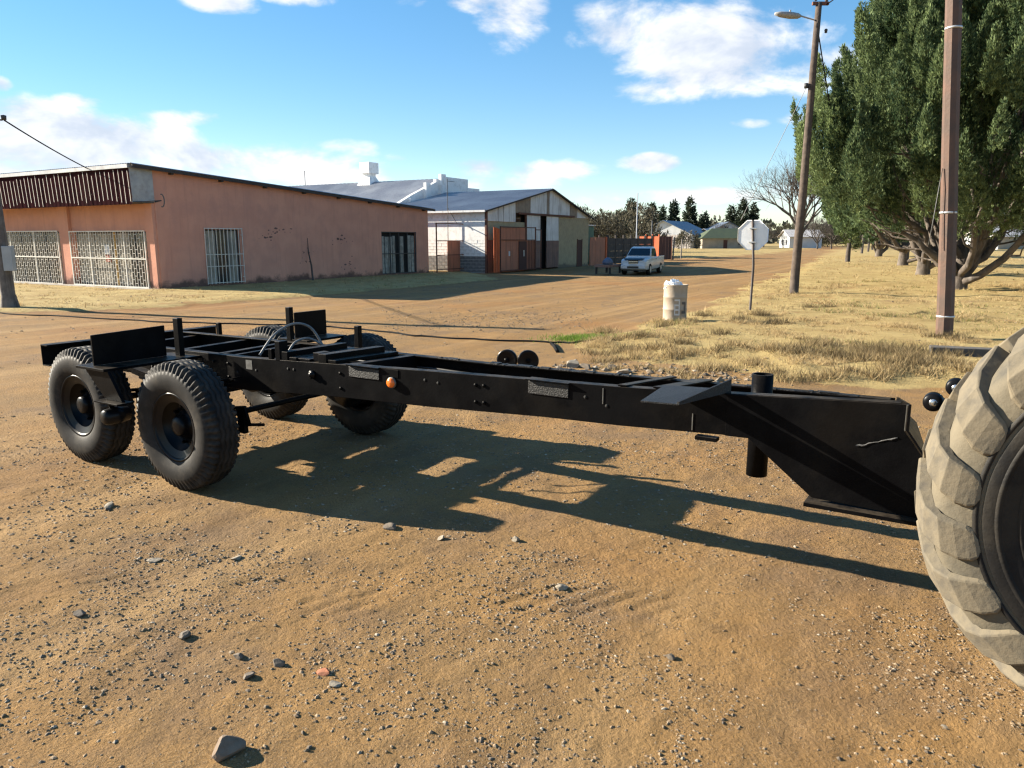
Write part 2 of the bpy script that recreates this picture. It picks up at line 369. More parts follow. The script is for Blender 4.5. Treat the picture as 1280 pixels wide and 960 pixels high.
def ground_z(x, y, fine=True):
    x = np.asarray(x, float); y = np.asarray(y, float)
    dv, dl, df, far = masks(x, y)
    z = (fbm(x, y, .35, 3, 1) - .5) * .05
    dist = np.hypot(x, y)
    z = z * sstep(0, 6, dist)
    z = z + sstep(-.15, 1.3, dv) * (.13 + .16 * (fbm(x, y, .55, 3, 9) - .5)) * sstep(400, 150, dist)
    z = z + sstep(0, .25, dl) * .09 + sstep(-.1, .6, df) * .15
    z = z + sstep(.2, 1.2, dv) * sstep(60, 20, dist) * .05 * (fbm(x, y, 3.0, 3, 21) - .5) * 2
    if fine:
        near = sstep(16, 7, dist)
        z = z + near * ((fbm(x, y, 5, 4, 3) - .5) * .026 + (fbm(x, y, 24, 3, 6) - .5) * .011)
        # tractor tyre prints: two bands of slanting lug marks across the foreground
        for (p0, p1, half) in ((G(60,735), G(520,748), .24), (G(560,735), G(1010,770), .2)):
            d = np.array([p1.x-p0.x, p1.y-p0.y]); L = np.hypot(*d); d = d / L
            s = (x-p0.x)*d[0]+(y-p0.y)*d[1]; q = -(x-p0.x)*d[1]+(y-p0.y)*d[0]
            ins = sstep(half, half-.06, np.abs(q)) * sstep(-.1, .3, s) * sstep(L+.1, L-.4, s)
            ph = (s - q * 1.1) / .17; ph = ph - np.floor(ph)
            z = z - ins * (.0055 * sstep(.5, .62, ph) * sstep(.98, .86, ph)) * (1.6*sstep(.36, .7, fbm(x, y, 2.6, 3, 31)))
    # the road dips a little where the pickup stands
    z = z - .16 * np.exp(-(((x-8.5)/8)**2 + ((y-48)/6)**2))
    return z
def gz1(x, y): return float(ground_z(np.array([x]), np.array([y]))[0])

# ------------------------------------------------------------------ ground sheet
def lines(a, b, step, lo, hi, g=1.06, mx=.45):
    c = list(np.arange(a, b, step))
    for sgn, st, end in ((1, c[-1], hi), (-1, c[0], lo)):
        s = step; x = st; out = []
        while (x < end) if sgn > 0 else (x > end):
            s = s * g if (abs(x) > 62 or s < mx) else s
            if abs(x) > 62: s = s * 1.12
            x += sgn * s; out.append(x)
        c = c + out if sgn > 0 else out[::-1] + c
    return np.array(c)
gx = lines(-3.6, 3.0, .026, -2500, 2500); gy = lines(2.1, 7.2, .024, -300, 3500)
X, Y = np.meshgrid(gx, gy); Z = ground_z(X, Y)
dv, dl, df, far = masks(X, Y)
gmask = np.maximum.reduce([sstep(-.25, .45, dv), sstep(-.1, .3, dl), sstep(-.5, .8, df), far])
gmask = np.maximum(gmask, .75 * sstep(70, 95, Y) * sstep(-8, -30, X - (Y - 60) * .35))
nX, nY = len(gx), len(gy)
idx = np.arange(nX * nY).reshape(nY, nX)
quads = np.stack([idx[:-1,:-1], idx[:-1,1:], idx[1:,1:], idx[1:,:-1]], -1).reshape(-1, 4)
V = np.stack([X, Y, Z], -1).reshape(-1, 3); GM = gmask.reshape(-1)
fc = GM[quads].mean(1); cx = V[quads][:, :, 0].mean(1); cy = V[quads][:, :, 1].mean(1)
leftside = poly_sd(cx, cy, PL) > -1.5; fieldside = (poly_sd(cx, cy, PF) > -3) & (cy > 85)
m = bpy.data.materials.new('ground'); m.use_nodes = True; t = NT(m.node_tree); t.n.clear()
out = t.new('ShaderNodeOutputMaterial'); p = t.new('ShaderNodeBsdfPrincipled'); t.l.new(p.outputs[0], out.inputs[0])
co = t.new('ShaderNodeNewGeometry').outputs['Position']
a = t.new('ShaderNodeAttribute', attribute_name='grass'); gm = a.outputs['Fac']
c = t.mix(t.ramp(t.noise(co, .55, 5, .6), .32, .68), (0.302,0.173,0.064), (0.250,0.155,0.066))
c = t.mix(t.math('MULTIPLY', t.ramp(t.noise(co, 2.6, 6, .62), .45, .72), .7), c, (0.187,0.115,0.053))
c = t.mix(t.math('MULTIPLY', t.ramp(t.noise(co, 1.1, 4, .6), .55, .75), .6), c, (0.347,0.212,0.093))
zone = t.ramp(t.noise(co, 1.4, 4, .65), .36, .62)
grit = t.noise(co, 55, 6, .75); grit2 = t.noise(co, 190, 3, .7); dark_specks = t.noise(co, 115, 4, .75)
c = t.mix(t.math('MULTIPLY', t.ramp(grit, .50, .62), t.math('MULTIPLY_ADD', zone, .55, .25)), c, (0.139,0.087,0.045))
c = t.mix(t.math('MULTIPLY', t.ramp(dark_specks, .57, .66), t.math('MULTIPLY_ADD', zone, .7, .2)), c, (0.057,0.041,0.028))  # near-black specks scattered by noise
c = t.mix(t.math('MULTIPLY', t.ramp(grit2, .55, .66), t.math('MULTIPLY_ADD', zone, .5, .3)), c, (0.433,0.326,0.196))
c = t.mix(t.math('MULTIPLY', t.ramp(t.noise(co, .75, 6, .68), .47, .64), .6), c, (0.170,0.115,0.071))
red = t.math('MULTIPLY', t.ramp(t.noise(co, .16, 3, .5), .5, .66), .55)
c = t.mix(red, c, (0.278,0.128,0.042))
# worn wheel tracks running along the road
def dotn(v): n_ = t.new('ShaderNodeVectorMath', operation='DOT_PRODUCT'); t.put(n_.inputs[0], co); n_.inputs[1].default_value = v; return n_.outputs['Value']
cb = t.new('ShaderNodeCombineXYZ'); t.put(cb.inputs[0], dotn((-.864*1.5, .504*1.5, 0))); t.put(cb.inputs[1], dotn((.504*.07, .864*.07, 0)))
trk = t.noise(cb.outputs[0], 1.0, 4, .6, .4)
c = t.mix(t.math('MULTIPLY', t.ramp(trk, .5, .68), .5), c, (0.378,0.242,0.111)); c = t.mix(t.math('MULTIPLY', t.ramp(trk, .48, .34), .4), c, (0.200,0.114,0.047))
gcol = t.mix(t.ramp(t.noise(co, .8, 5, .65), .35, .68), (0.402,0.304,0.132), (0.312,0.223,0.090))
gcol = t.mix(t.math('MULTIPLY', t.ramp(t.noise(co, 4.5, 5, .7), .5, .72), .55), gcol, (0.168,0.118,0.052))
gcol = t.mix(t.math('MULTIPLY', t.ramp(t.noise(co, .23, 3, .6), .62, .76), .3), gcol, (0.180,0.186,0.063))
f = t.ramp(t.math('ADD', gm, t.math('MULTIPLY', t.math('SUBTRACT', t.noise(co, 3.5, 5, .65), .5), .9)), .35, .65)
f = t.math('MULTIPLY', f, t.math('SUBTRACT', 1.0, t.math('MULTIPLY', t.ramp(t.noise(co, .55, 5, .65), .55, .68), .75)))
c = t.mix(f, c, gcol)
t.put(p.inputs['Base Color'], c); p.inputs['Roughness'].default_value = .95; p.inputs['Specular IOR Level'].default_value = .15
b = t.new('ShaderNodeBump'); b.inputs['Distance'].default_value = .030; b.inputs['Strength'].default_value = .9
hsum = t.math('ADD', t.math('MULTIPLY', t.noise(co, 30, 4, .65), 1.0), t.math('MULTIPLY', grit, .7))
t.put(b.inputs['Height'], t.math('ADD', hsum, t.math('MULTIPLY', grit2, .25))); t.l.new(b.outputs[0], p.inputs['Normal'])
MATS['ground'] = m
for nm, sel, lab, cat in (('dirt_road', fc < .5, 'bare brown dirt road and yard strewn with gravel', 'dirt road'),
        ('grass_verge', (fc >= .5) & ~leftside & ~fieldside, 'dry yellow grass verge beneath the cypress trees', 'grass verge'),
        ('grass_strip', (fc >= .5) & leftside, 'strip of dry grass along the pink shop wall', 'grass strip'),
        ('grass_field', (fc >= .5) & ~leftside & fieldside, 'pale dry grass field before the far houses', 'grass field')):
    q = quads[sel]; u, inv = np.unique(q, return_inverse=True)
    o = np_mesh(nm, V[u], inv.reshape(-1, 4), 'ground', None, None, True, label=lab, cat=cat, kind='structure')
    at = o.data.attributes.new('grass', 'FLOAT', 'POINT'); at.data.foreach_set('value', GM[u].astype(np.float32))

# ------------------------------------------------------------------ pink shop building
BZ = R(59.7); B0 = G(203, 364); U = Vector((math.cos(BZ), math.sin(BZ), 0)); VV = Vector((-math.sin(BZ), math.cos(BZ), 0))
def Bp(u, v, z=0.0): return B0 + U * u + VV * v + Vector((0, 0, z))
shop = empty('shop_building', B0, BZ, label='pink plastered shop with brown corrugated fascia and barred windows', cat='building')
LU, LV = 17.7, 14.0
def wall_run(mb, axis, pos, a, b, z0, ztop, holes, th, inward=1):
    """wall with rectangular holes; axis 'u': runs along local x at y=pos, 'v': runs along local y at x=pos; ztop(a)->height"""
    def seg(s0, s1, za, zb0, zb1):
        if axis == 'u':
            y0, y1 = pos, pos + th * inward
            mb.hexa([(s0,y0,za),(s1,y0,za),(s0,y1,za),(s1,y1,za),(s0,y0,zb0),(s1,y0,zb1),(s0,y1,zb0),(s1,y1,zb1)])
        else:
            x0, x1 = pos, pos + th * inward
            mb.hexa([(x0,s0,za),(x1,s0,za),(x0,s1,za),(x1,s1,za),(x0,s0,zb0),(x1,s0,zb0),(x0,s1,zb1),(x1,s1,zb1)])
    s = a
    for (h0, h1, hz0, hz1) in sorted(holes):
        seg(s, h0, z0, ztop(s), ztop(h0))
        if hz0 > z0 + .01: seg(h0, h1, z0, hz0, hz0)
        seg(h0, h1, hz1, ztop(h0), ztop(h1)); s = h1
    seg(s, b, z0, ztop(s), ztop(b))
zroof = lambda u: 4.72 - .93 * u / LU
SW = (2.2, 3.96, .16, 2.44); SD = (13.45, 16.55, .14, 2.45)
FW1 = (.66, 5.72, .12, 2.33); FW2 = (6.75, 11.9, .10, 2.36)
MB_ = MB(); wall_run(MB_, 'u', 0, 0, LU, -.3, zroof, [SW, SD], .28); MB_.build('wall', 'pink_plaster', shop)
MB_ = MB(); wall_run(MB_, 'v', 0.003, .28, LV, -.3, lambda v: 3.5, [FW1, FW2], .28); MB_.build('front_wall', 'pink_plaster', shop, label='sunlit orange pink shop front')
MB_ = MB(); wall_run(MB_, 'v', LU-.003, .28, LV, -.3, lambda v: 3.75, [], -.28); wall_run(MB_, 'u', LV, .29, LU-.3, -.3, zroof, [], -.28); MB_.build('rear_wall', 'pink_plaster', shop)
bx('pier', 'pink_plaster', shop, -.13, .0, .03, .52, -.3, 3.42); bx('pier', 'pink_plaster', shop, -.13, .0, 5.86, 6.6, -.3, 3.42)
bx('plinth', 'concrete', shop, -.75, -.14, -.1, LV, -.3, .10)
# roof sheet with corrugations
mb = MB(); n = 90; secs = []
for k in range(n * 2 + 1):
    v = -.22 + (LV + .3) * k / (n * 2); dz = .018 * (1 if k % 2 else -1)
    secs.append([(-.95, v, zroof(-.95) + .06 + dz), (LU + .45, v, zroof(LU + .45) + .06 + dz)])
top = [p for q in secs for p in q]; mb.add(top, [(2*i, 2*i+1, 2*i+3, 2*i+2) for i in range(n*2)])
roof = mb.build('roof', 'roof_sheet', shop)
mb = MB(); mb.hexa([(-.95,-.24,zroof(-.95)-.10),(LU+.45,-.24,zroof(LU+.45)-.10),(-.95,-.20,zroof(-.95)-.10),(LU+.45,-.20,zroof(LU+.45)-.10),
   (-.95,-.24,zroof(-.95)+.02),(LU+.45,-.24,zroof(LU+.45)+.02),(-.95,-.20,zroof(-.95)+.02),(LU+.45,-.20,zroof(LU+.45)+.02)]); mb.build('barge_board', 'dark_trim', roof)
for k in range(8):
    u = .7 + k * 2.35; bx('purlin_end', 'dark_trim', roof, u, u+.1, -.205, 0, zroof(u)-.16, zroof(u)-.03)
# fascia: corrugated brown sheets, galvanised cap, end cheek
FX = -.92; sheet_w = .86
k = 0; v = -.02
while v < LV - .1:
    mb = MB(); pts = []
    nn = 12
    for i in range(nn + 1):
        pts.append((FX - .007 * (1 if i % 4 < 2 else 0) - (.006 if k % 2 else 0), v + (sheet_w + .004) * i / nn))
    mb.add([(x, y, 3.34) for x, y in pts] + [(x - .05, y, 4.66) for x, y in pts], [(i, i+1, nn+2+i, nn+1+i) for i in range(nn)])
    mb.build('fascia_sheet', 'brown_sheet', shop); v += sheet_w; k += 1
# pale strips that paint the sun glints along the fascia ribs
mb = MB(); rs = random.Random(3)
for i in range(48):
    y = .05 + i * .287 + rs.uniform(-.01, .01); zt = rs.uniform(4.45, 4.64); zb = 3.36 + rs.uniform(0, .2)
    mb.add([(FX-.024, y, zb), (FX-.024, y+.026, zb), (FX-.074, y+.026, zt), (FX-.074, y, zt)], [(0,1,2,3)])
mb.build('fascia_glint', 'white_bar', shop, kind='stuff')
bx('fascia_cap', 'galv', shop, FX-.13, FX+.06, -.06, LV, 4.66, 4.80)
bx('soffit', 'dark_trim', shop, FX+.01, -.02, .02, LV, 3.40, 3.44)
MB().prism([(FX, 3.40), (-.02, 3.44), (-.02, 4.64), (FX-.05, 4.70)], -.04, -.015).build('fascia_cheek', 'galv', shop)
# front windows: frame, lattice bars, curtains and panes
def lattice(parent, name_frame, x, v0, v1, z0, z1, bays, m='white_bar', step=.17, brickbond=True):
    mb = MB(); r = .022
    for v in [v0] + bays + [v1]: mb.box(x-r, x+r, v-r, v+r, z0, z1)
    fr = mb
    for z in (z0, (z0+z1)/2 + .02, z1): fr.box(x-r-.004, x+r-.004, v0-r, v1+r, z-r, z+r)
    o = fr.build(name_frame, m, parent)
    mb = MB(); nv = int((v1-v0)/step); hz = .3
    for i in range(1, nv):
        v = v0 + (v1-v0)*i/nv; mb.box(x+.004, x+.016, v-.007, v+.007, z0, z1)
        if brickbond:
            z = z0 + (hz if i % 2 else hz*.5)
            while z < z1: mb.box(x-.002, x+.01, v, v+(v1-v0)/nv, z-.007, z+.007); z += hz
    mb.build('lattice_bars', m, o, kind='stuff'); return o
for (w0, w1, z0, z1), bays in ((FW1, [1.95, 4.35]), (FW2, [8.6, 10.6])):
    g = bx('window', 'dark_bar', shop, .10, .16, w0, w1, z0, z1)
    for i in range(4):
        a_ = w0 + .06 + (w1-w0-.12)*i/4; b_ = w0 + .06 + (w1-w0-.12)*(i+1)/4 - .05
        bx('pane', 'glass_dark' if (w0 > 6 or i == 0) else 'curtain', g, .085, .105, a_, b_, z0+.06, z1-.06)
    lattice(g, 'security_grille', -.16, w0-.06, w1+.06, z0-.0, z1+.02, bays)
    bx('sill', 'concrete', g, -.10, .09, w0, w1, z0-.08, z0-.003)
bx('poster', 'poster_white', shop, .06, .083, 3.35, 3.72, 1.42, 1.80); bx('poster', 'poster_red', shop, .06, .083, 3.33, 3.66, 1.1, 1.38)
bx('door_jamb', 'yellow_paint', shop, .03, .08, 2.85, 2.95, .14, 2.32)
# side window and side door
g = bx('window', 'dark_bar', shop, SW[0], SW[1], .14, .2, SW[2], SW[3])
for i in range(3):
    x0 = SW[0] + .05 + i*.56; bx('pane', 'curtain' if i != 1 else 'glass_dark', g, x0, x0+.5, .12, .141, SW[2]+.06, SW[3]-.06)
mb = MB()
for i in range(11): x = SW[0]-.08 + (SW[1]-SW[0]+.16)*i/10; mb.box(x-.011, x+.011, -.075, -.05, SW[2], SW[3]+.06)
for z in (SW[2]+.05, .9, 1.4, SW[3]+.04): mb.box(SW[0]-.1, SW[1]+.1, -.082, -.06, z-.014, z+.014)
for x in (SW[0]-.05, SW[1]+.05): mb.box(x-.012, x+.012, -.06, .0, 2.2, 2.23); mb.box(x-.012, x+.012, -.06, .0, .4, .43)
mb.build('burglar_bars', 'white_bar', g)
g = bx('door', 'black_gap', shop, SD[0], SD[1], .16, .22, SD[2], SD[3])
rs = random.Random(5)
for i in range(9):
    x0 = SD[0]+.06+i*.335
    if i in (4, 6): continue
    bx('door_slat', 'slat_wood', g, x0, x0+rs.uniform(.2,.29), .10, .15, SD[2]+.02, SD[3]-.18-rs.uniform(0,.1))
mb = MB()
for x in (SD[0]+.03, SD[0]+.78, SD[0]+1.55, SD[0]+2.3, SD[1]-.03): mb.box(x-.02, x+.02, .03, .07, SD[2], SD[3])
for z in (SD[2]+.03, 1.25, SD[3]-.03): mb.box(SD[0], SD[1], .025, .06, z-.02, z+.02)
mb.build('door_gate_frame', 'dark_bar', g)
# plaster scars on the side wall
rs = random.Random(9)
for (u, z, n, sp) in ((5.6, 2.15, 12, .8), (6.2, 2.5, 10, .6), (10.2, 2.05, 12, .7), (8.0, 1.5, 6, .5), (10.6, .6, 10, .8), (7.6, .9, 5, .6)):
    mb = MB()
    for i in range(n):
        a0 = u + rs.gauss(0, sp*.5); z0 = z + rs.gauss(0, sp*.22); r = rs.uniform(.02, .09)
        k = [(a0 + r*rs.uniform(.5,1.6)*math.cos(q), z0 + r*rs.uniform(.3,.8)*math.sin(q)) for q in [j*1.047 for j in range(6)]]
        mb.prism(k, -.004, .002)
    mb.build('plaster_scar', 'scar', shop, kind='stuff')
# bracket with a small dish at the fascia corner
br = MB(); br.tube([(FX-.05, -.06, 3.42), (-.4, -.12, 3.45), (.05, -.35, 3.5)], .018, 6); br.tube([(.02, 0, 3.45), (.05, -.35, 3.5)], .02, 6)
bo = br.build('bracket', 'dark_bar', shop)
pts = [( .05 + .2*math.cos(q)*.35, -.38 - .06*math.cos(q), 3.5 + .24*math.sin(q)) for q in [R(-110 + 20*i) for i in range(12)]]
MB().tube(pts, .022, 6).build('bracket_hook', 'dish', bo)
# dead stick, stones by the wall
st = empty('dead_stalk', Bp(7.7, -.5, gz1(*Bp(7.7, -.5)[:2])), label='dark bare stalk leaning on the pink side wall', cat='stalk')
MB().tube([(0,0,-.05), (-.05,.05,.7), (-.22,.25,1.35), (-.24,.3,2.0)], [.05,.04,.03,.012], 6).build('stem', 'bark_dark', st)

# steel frame gate between the shop and the white shed
gt = empty('frame_gate', Bp(LU+.25, -.4, 0), BZ, label='tall rusty open frame gate beside the pink shop wall', cat='gate')
mb = MB()
mb.box(0, .06, -.03, .03, -.1, 3.0); mb.box(3.3, 3.38, -.03, .03, -.1, 3.05)
for z in (.25, 1.1, 1.95, 2.98): mb.box(.06, 3.3, -.02, .02, z-.025, z+.025)
mb.build('frame', 'rust_steel', gt)
bx('gate_panel', 'salmon_sheet', gt, 1.55, 3.9, .25, .3, .05, 1.95)

# ------------------------------------------------------------------ white workshop shed
S0 = G(608, 341); shed = empty('workshop_shed', S0, BZ, label='white workshop shed with gabled sheet metal front and sliding doors', cat='building')
GL, EZ, AZ_, AU = 15.1, 3.83, 5.5, 8.5
# side wall facing the road junction: painted block courses
wl = MB(); wl.box(.02, .2, .0, 9.0, -.3, 3.86); side = wl.build('wall', 'mortar_white', shed)
bw, bh = .42, .2
def blockmesh(w_, h_): return MB().box(-.012, .02, .008, w_-.008, .008, h_-.008)
mw, mwh, mg, mgh = (blockmesh(bw, bh).mesh('block', 'white_paint'), blockmesh(bw/2, bh).mesh('block', 'white_paint'), blockmesh(bw, bh).mesh('block', 'grey_paint'), blockmesh(bw/2, bh).mesh('block', 'grey_paint'))
for r in range(10):
    z = .0 + r * bh; grey = r < 5; y = .02
    first = True
    while y < 4.6:
        half = first and r % 2; me = (mgh if half else mg) if grey else (mwh if half else mw)
        o = mesh_obj('block', me, side); o.location = (rng.uniform(-.006, .006), y, z); y += bw/2 if half else bw; first = False
bx('render_coat', 'white_paint', side, -.012, .02, .0, 9.0, 2.0, 3.85)
bx('block_infill', 'white_paint', side, -.004, .02, 4.7, 9.0, 0, 2.0)
# gable front
gab = lambda u: EZ + (AZ_-EZ)*u/AU if u <= AU else AZ_ - (AZ_-3.75)*(u-AU)/(GL-AU)
bx('corner_post', 'rust_steel', shed, -.06, .1, -.06, .06, -.1, EZ)
bx('front_wall', 'cream_brick', shed, .1, 4.85, .02, .25, 2.0, 3.15); bx('front_wall', 'cream_brick', shed, 9.85, GL, .02, .25, -.2, 3.66)
bx('low_front_wall', 'salmon_sheet', shed, .1, 4.85, .06, .25, -.2, 2.0)
# brick course relief on the cream wall
mb = MB()
for r in range(22):
    z = r*.165; x = 9.9 + (.16 if r % 2 else 0)
    while x < GL-.3:
        if not (12.95 < x+.15 < 13.95 and z < 2.0): mb.box(x, x+.31, .008, .022, z+.006, z+.158)
        x += .325
mb.build('brick_courses', 'cream_brick', shed, kind='stuff')
mb = MB()
for i, (u0, u1, mm) in enumerate(((.1,2.0,0),(2.05,3.55,1),(3.6,5.55,2),(5.6,7.9,1),(7.95,8.3,2),(8.35,10.1,1),(10.15,11.6,1),(11.65,12.8,2),(12.85,GL,1))):
    zb = 3.15 if u1 <= 3.6 else (3.74 if u1 < 11.7 else 3.64)
    if gab(u0) - zb < .05 and gab(u1) - zb < .05: continue
    q = [(u0, min(zb, gab(u0)-.02)), (u1, min(zb, gab(u1)-.02)), (u1, gab(u1)-.02)]
    if u0 < AU < u1: q.append((AU, AZ_-.02))
    q.append((u0, gab(u0)-.02))
    MB().prism(q, -.03 - .008*(i % 2), .02).build('gable_sheet', ['white_sheet','white_sheet','brown_rust_sheet'][mm], shed)
bx('door_track', 'rust_steel', shed, 3.9, 12.3, -.12, -.045, 3.66, 3.78)
bx('door_track_post', 'rust_steel', shed, 4.86, 4.98, -.10, .02, 0, 3.66)
dk = bx('doorway', 'black_gap', shed, 4.9, 9.85, .3, .36, 0, 3.64)
for u0, u1 in ((5.0, 7.0), (7.95, 9.82)):
    d = bx('sliding_door', 'door_wood', shed, u0, u1, -.03, .03, .06, 1.95)
    for k in range(6):
        x = u0 + (u1-u0)*k/6; bx('plank', 'door_wood', d, x+.012, x+(u1-u0)/6-.012, -.05 - .006*(k % 2), -.03, .08, 1.93)
    bx('upper_sheet', 'white_sheet', d, u0, u1, -.025, .02, 1.96, 3.64)
sd_ = bx('side_door', 'dark_door', shed, 13.1, 13.85, -.01, .02, 0, 2.02)
bx('door_frame', 'rust_steel', sd_, 13.02, 13.1, -.03, .02, 0, 2.08); bx('door_frame', 'rust_steel', sd_, 13.85, 13.93, -.03, .02, 0, 2.08)
bx('back_wall', 'white_paint', shed, GL-.2, GL-.003, .25, 9.0, -.2, 3.7)
# roof slopes with corrugation
def corr_roof(name, parent, p0, p1, q0, q1, n, amp, m):
    """sheet from eave line p0-p1 to ridge line q0-q1, n corrugations along the eave"""
    p0, p1, q0, q1 = map(Vector, (p0, p1, q0, q1)); nrm = (p1-p0).cross(q0-p0).normalized(); nrm = nrm if nrm.z > 0 else -nrm
    mb = MB(); vs = []
    for k in range(2*n+1):
        f = k/(2*n); d = nrm*(amp if k % 2 else -amp); vs += [p0.lerp(p1, f)+d, q0.lerp(q1, f)+d]
    mb.add(vs, [(2*i, 2*i+1, 2*i+3, 2*i+2) for i in range(2*n)]); return mb.build(name, m, parent)
corr_roof('roof_sheet', shed, (-.35,-.25,EZ-.04), (-.35,9.0,EZ-.04), (AU,-.25,AZ_+.05), (AU,9.0,AZ_+.05), 60, .014, 'roof_sheet')
corr_roof('roof_sheet', shed, (GL+.4,-.25,3.68), (GL+.4,9.0,3.68), (AU,-.25,AZ_+.05), (AU,9.0,AZ_+.05), 60, .014, 'roof_sheet')
bx('gutter', 'white_sheet', shed, -.47, -.37, -.2, 8.9, EZ-.16, EZ-.04)
for (ua, za, ub, zb) in ((-.35, EZ-.06, AU, AZ_+.03), (AU, AZ_+.03, GL+.4, 3.66)):
    MB().hexa([(ua,-.28,za-.09),(ub,-.28,zb-.09),(ua,-.24,za-.09),(ub,-.24,zb-.09),(ua,-.28,za),(ub,-.28,zb),(ua,-.24,za),(ub,-.24,zb)]).build('barge_board', 'dark_trim', shed)
# drip rail pipe on the shed corner: service mast
ms = empty('service_mast', Bp(20.6, .6, 0), BZ, label='thin steel service mast with wires beside the shed eave', cat='mast')
MB().tube([(0,0,0), (0,0,5.75)], .025, 6).tube([(0,0,5.6), (.8,0,5.6)], .015, 6).tube([(0,0,4.0), (0,-.7,3.0)], .015, 5).build('pole', 'dark_bar', ms)

# orange steel gate standing before the shed front
og = empty('orange_gate', S0 + U*.1 - VV*.55, BZ, label='orange sheet steel yard gate before the shed with inner wicket door', cat='gate')
for k in range(4):
    bx('gate_sheet', 'orange_paint', og, -.12 + .16*k*(1 if k else 1), .03+.16*k, -.02 - .03*(k % 2), .02, .02, 2.78 - .03*k)
fr = MB(); fr.box(.66, .72, -.03, .03, 0, 2.85); fr.box(5.2, 5.27, -.03, .03, 0, 2.85); fr.box(6.0, 6.06, -.03, .03, 0, 2.7)
for z in (.1, 2.0, 2.8): fr.box(.72, 5.2, -.02, .02, z-.03, z+.03)
fr.box(5.27, 6.0, -.02, .02, 2.64, 2.7); fr.box(5.27, 6.0, -.02, .02, .1, .16)
fr.build('gate_frame', 'rust_steel', og)
for k in range(7):
    x = .74 + k*.635; bx('gate_sheet', 'salmon_sheet', og, x, x+.62, .03, .045 + .004*(k % 2), .12, 2.76 if k < 5 else 1.96)
wk = bx('wicket_door', 'dark_door', og, 3.0, 4.0, -.03, .025, .12, 1.92); bx('latch_plate', 'white_bar', wk, 3.55, 3.65, -.05, -.03, .95, 1.35)
bx('notice', 'poster_white', og, 1.72, 1.86, -.01, .028, 1.0, 1.3)
for k in range(5): bx('gate_bar', 'rust_steel', og, 4.2+.22*k, 4.24+.22*k, -.03, -.005, .12, 2.0)

# ------------------------------------------------------------------ tall white factory behind
fac = empty('factory_building', S0 + VV*9.2 + U*2.0, BZ, label='large white factory with blue grey roof and stepped parapet', cat='building')
FL, FEZ, FRZ, FRU = 16.0, 3.6, 6.7, 8.0; FVL = 26
bx('wall', 'white_paint', fac, .0, .25, .3, FVL, -.2, FEZ); bx('wall', 'white_paint', fac, FL-.25, FL, .3, FVL, -.2, FEZ)
steps = [(0.0,-.2),(FL,-.2),(FL,4.2),(12.2,5.4),(11.6,5.4),(11.6,6.1),(9.9,6.1),(9.9,6.75),(6.6,6.75),(6.6,6.5),(5.6,6.5),(5.6,6.3),(2.6,5.2),(0,4.1)]
MB().prism(steps, 0, .28).build('parapet_wall', 'white_paint', fac)
MB().prism([(0,-.2),(FL,-.2),(FL,FEZ),(FRU,FRZ),(0,FEZ)], FVL, FVL+.25).build('end_wall', 'white_paint', fac)
for u, w_, h in ((2.1,.5,.5),(4.0,.55,1.0),(5.9,.6,1.0)):
    z = FEZ + (FRZ-FEZ)*u/FRU; bx('pier', 'white_paint', fac, u, u+w_, -.25, .0, z-.5, z+h)
corr_roof('roof_sheet', fac, (-.3,.28,FEZ-.05), (-.3,FVL+.4,FEZ-.05), (FRU,.28,FRZ+.05), (FRU,FVL+.4,FRZ+.05), 120, .015, 'roof_sheet')
corr_roof('roof_sheet', fac, (FL+.3,.28,FEZ-.05), (FL+.3,FVL+.4,FEZ-.05), (FRU,.28,FRZ+.05), (FRU,FVL+.4,FRZ+.05), 60, .015, 'roof_sheet')
vt = empty('roof_ventilator', fac.matrix_basis @ Vector((FRU, 8.6, FRZ+.02)), BZ, label='white square cowl ventilator on the factory roof ridge', cat='ventilator'); vt.scale = (.86,.86,.86)
MB().loft([[(-1.0,-.9,-.5),(1.0,-.9,-.5),(1.0,.9,-.5),(-1.0,.9,-.5)], [(-.45,-.42,.55),(.45,-.42,.55),(.45,.42,.55),(-.45,.42,.55)], [(-.45,-.42,.95),(.45,-.42,.95),(.45,.42,.95),(-.45,.42,.95)]]).build('base', 'white_paint', vt)
MB().box(-.7,.7,-.62,.62,.8,1.85).build('cowl', 'white_paint', vt, .04)
an = empty('roof_antenna', fac.matrix_basis @ Vector((FRU, 16, FRZ)), 0, label='thin bare antenna rod on the factory ridge', cat='antenna')
MB().tube([(0,0,0),(0,0,1.3)], .03, 5).build('rod', 'dark_bar', an)

# ------------------------------------------------------------------ trailer chassis
OT = G(240, 608); OT.z = 0; TRZ = R(-32.2)
TB = Matrix.Translation(OT) @ Matrix.Rotation(TRZ, 4, 'Z')
tr = empty('trailer_chassis', OT, TRZ, label='freshly painted black tandem axle trailer chassis with long bare frame rails', cat='trailer')
NEAR, FARR = .60, 1.50
def zt(s, far=False):
    xs = [-2.6, 0, 2.07, 3.55, 3.9, 5.1]; zs = [1.0, 1.015, 1.005, 1.025, 1.03, 1.045] if far else [.985, 1.0, 1.07, 1.11, 1.125, 1.19]
    return float(np.interp(s, xs, zs))
def rail(far):
    t0 = FARR if far else NEAR; sg = -1 if far else 1; secs = []
    for s in (-2.24, -1.2, 0, 1.0, 2.07, 3.0, 3.55, 4.3, 4.96 if far else 5.08):
        z1 = zt(s, far); z0 = z1 - (.29 if s < 0.5 else (.265 if s < 3 else .245))
        q = [(0,z0),(0,z1),(.075,z1),(.075,z1-.012),(.010,z1-.012),(.010,z0+.012),(.075,z0+.012),(.075,z0)]
        secs.append([Vector((s, t0 + sg*a_, b_)) for a_, b_ in q])
    mb = MB(); mb.loft(secs); return mb.build('frame_rail', 'black_paint', tr, .003)
rn, rf = rail(False), rail(True)
